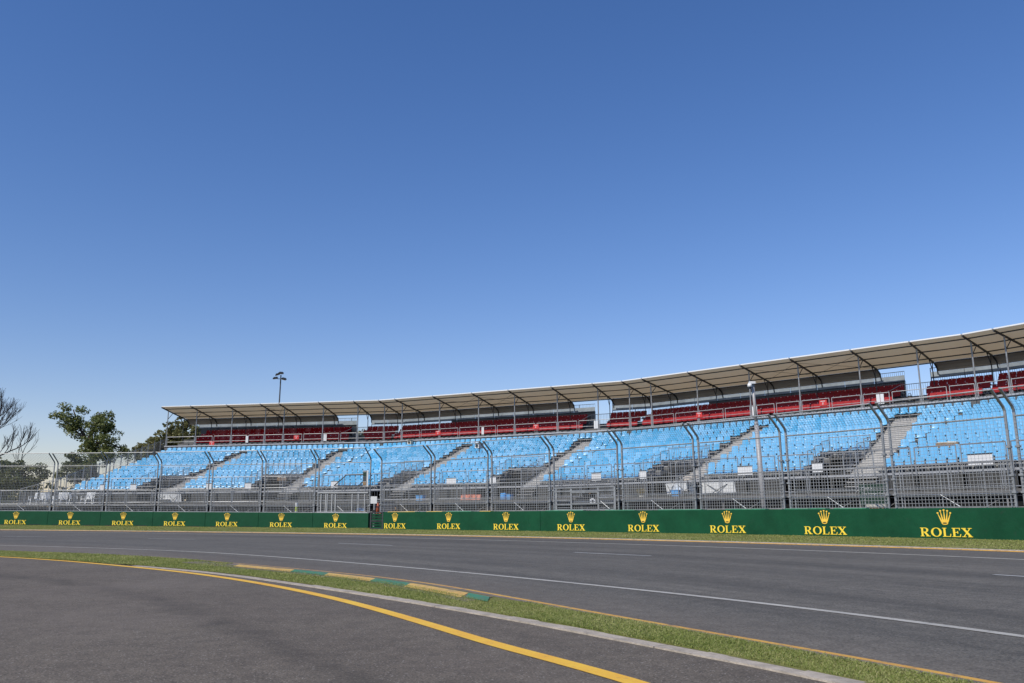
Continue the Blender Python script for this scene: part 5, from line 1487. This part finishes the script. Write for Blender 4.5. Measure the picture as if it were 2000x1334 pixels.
for (tx, ty, L_) in ((8,838,3.5),(-10,828,3.3),(24,872,2.9),(-26,815,3.1),(-76,840,3.4)):
    d = (Vector(px(tx,ty))-st); grow(st, d.normalized(), L_, .07, 3)
grow(Vector(px(28,950)), (Vector(px(60,880))-Vector(px(28,950))).normalized(), 3.0, .05, 2)
bb.build('branches', M['bark_dead'], r)
rd = random.Random(33); mb = MB()
for k in range(64):
    xx = -135+k*2.1+rd.uniform(-1,1); yy = 128+.25*(xx+80)+rd.uniform(-5,5); hh = rd.uniform(3.0,5.4)
    for q in range(5): leaf_blob(mb, rd, (xx+rd.uniform(-1.4,1.4), yy+rd.uniform(-1,1), rd.uniform(.8,hh)), 1.3, 1.3, .9, 46, .24)
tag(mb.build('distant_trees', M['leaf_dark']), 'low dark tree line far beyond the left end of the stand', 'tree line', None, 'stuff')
# row of trees far behind, below the stand's back, seen from the side only
for k, (x, y, s_) in enumerate(((-78,96,1.3),(-66,112,1.1),(-92,88,1.4))):
    rd = random.Random(40+k); B = Vector((x,y,.6)); c = B+Vector((0,0,4.2*s_))
    clump_tree('park_tree', ['broad tree beyond the fence, outside the left edge','taller tree beyond the fence, outside the left edge','farthest left tree beyond the fence'][k], B, [(tuple(c),2.2*s_,1.6*s_),(tuple(c+Vector((1.5,0,-.8))),1.6*s_,1.1*s_),(tuple(c+Vector((-1.4,.4,-.6))),1.7*s_,1.2*s_)], [([tuple(B), tuple(B+Vector((.2,0,2.2*s_))), tuple(c)],.4,.15)], 'leaf_far', rd, .3, .18, 22) if False else None

# ------------------------------------------------------------------ grass blades
def blades(name, A_, B_, dens, h0, h1, label, lim, width=.0034, jit=.06, dfall=None):
    N = 260
    def rs(L):
        s = at_len(L); T = s[-1]; out = []; j = 0
        for i in range(N):
            u = T*i/(N-1)
            while j < len(s)-2 and s[j+1] < u: j += 1
            k = (u-s[j])/max(1e-9, s[j+1]-s[j]); out.append(L[j].lerp(L[j+1], k))
        return out
    P, Q = rs(A_), rs(B_); rd = random.Random(17); V = []; F = []
    for i in range(N-1):
        a, b, c, d = P[i], P[i+1], Q[i+1], Q[i]
        ar = abs((b-a).cross(d-a))*.5+abs((c-b).cross(d-c))*.5 if hasattr(a, 'cross') else 0
        m = (a+c)/2
        if not lim(m): continue
        dist = (Vector((m.x, m.y))).length; dn = dens(dist); cnt = int(ar*dn+rd.random())
        wk = width*max(1, min(2.2, dist/9))
        for k in range(cnt):
            u, v = rd.random(), rd.random()
            v = min(1, max(0, v+rd.gauss(0, jit)*.3)) if 0 < v < 1 else v
            p = a.lerp(b, u).lerp(d.lerp(c, u), v*1.04-.02); pn = noise.noise(Vector((p.x*.8, p.y*.8, 0)))
            h = rd.uniform(h0, h1)*(1+.5*pn); an = rd.uniform(0, 6.283); w_ = wk*rd.uniform(.7,1.4)
            dx, dy = math.cos(an)*w_, math.sin(an)*w_; lx, ly = rd.gauss(0,.85)*h, rd.gauss(0,.85)*h; z = g(p.x)+.008
            n_ = len(V); V += [(p.x-dx, p.y-dy, z), (p.x+dx, p.y+dy, z), (p.x+lx+dx*.25, p.y+ly+dy*.25, z+h), (p.x+lx-dx*.25, p.y+ly-dy*.25, z+h*.96)]; F.append((n_, n_+1, n_+2, n_+3))
    me = bpy.data.meshes.new(name); me.from_pydata(V, [], F); me.materials.append(M['blade']); me.update()
    o = bpy.data.objects.new(name, me); col.objects.link(o); tag(o, label, 'grass', None, 'stuff'); return len(F)
in_view = lambda m: m.y > 3.2 and abs(m.x) < m.y*.66+1.5
kl = [p for p in offset(YL, .12) if -32 < p.x < -7.4] + offset([p for p in KB if p.x > -6.9 and p.y > 1.5], .10)
nl = [p for p in offset(NY, -.12) if p.x > -33 and p.y > 1.5]
# keep blades off the painted kerb
i0 = min(range(len(nl)), key=lambda i: (nl[i]-Vector((-4.9,15.5))).length); i1 = min(range(len(nl)), key=lambda i: (nl[i]-Vector((.12,9.0))).length)
on_ = offset(nl, -.31)
nl = [on_[i] if i0 <= i <= i1 else p for i, p in enumerate(nl)]
n1 = blades('grass', kl, nl, lambda d: 24000 if d < 8 else 13000 if d < 12 else 5500 if d < 18 else 1800, .007, .022, 'short mown grass between the pit road and the race track', in_view)
fl_ = [p for p in offset(FY, .40) if p.x > -40 and p.y > 14]
n2 = blades('grass', fl_, [Vector((-42,58.9))]+[p for p in footL if p.x > -40]+footR[:66], lambda d: 300, .016, .045, 'mown grass strip along the foot of the green wall', lambda m: m.y > 14 and abs(m.x) < m.y*.68+2, .008)
print('blades', n1, n2, 'blue', len(blue), 'red', len(red), 'objs', len(bpy.data.objects))
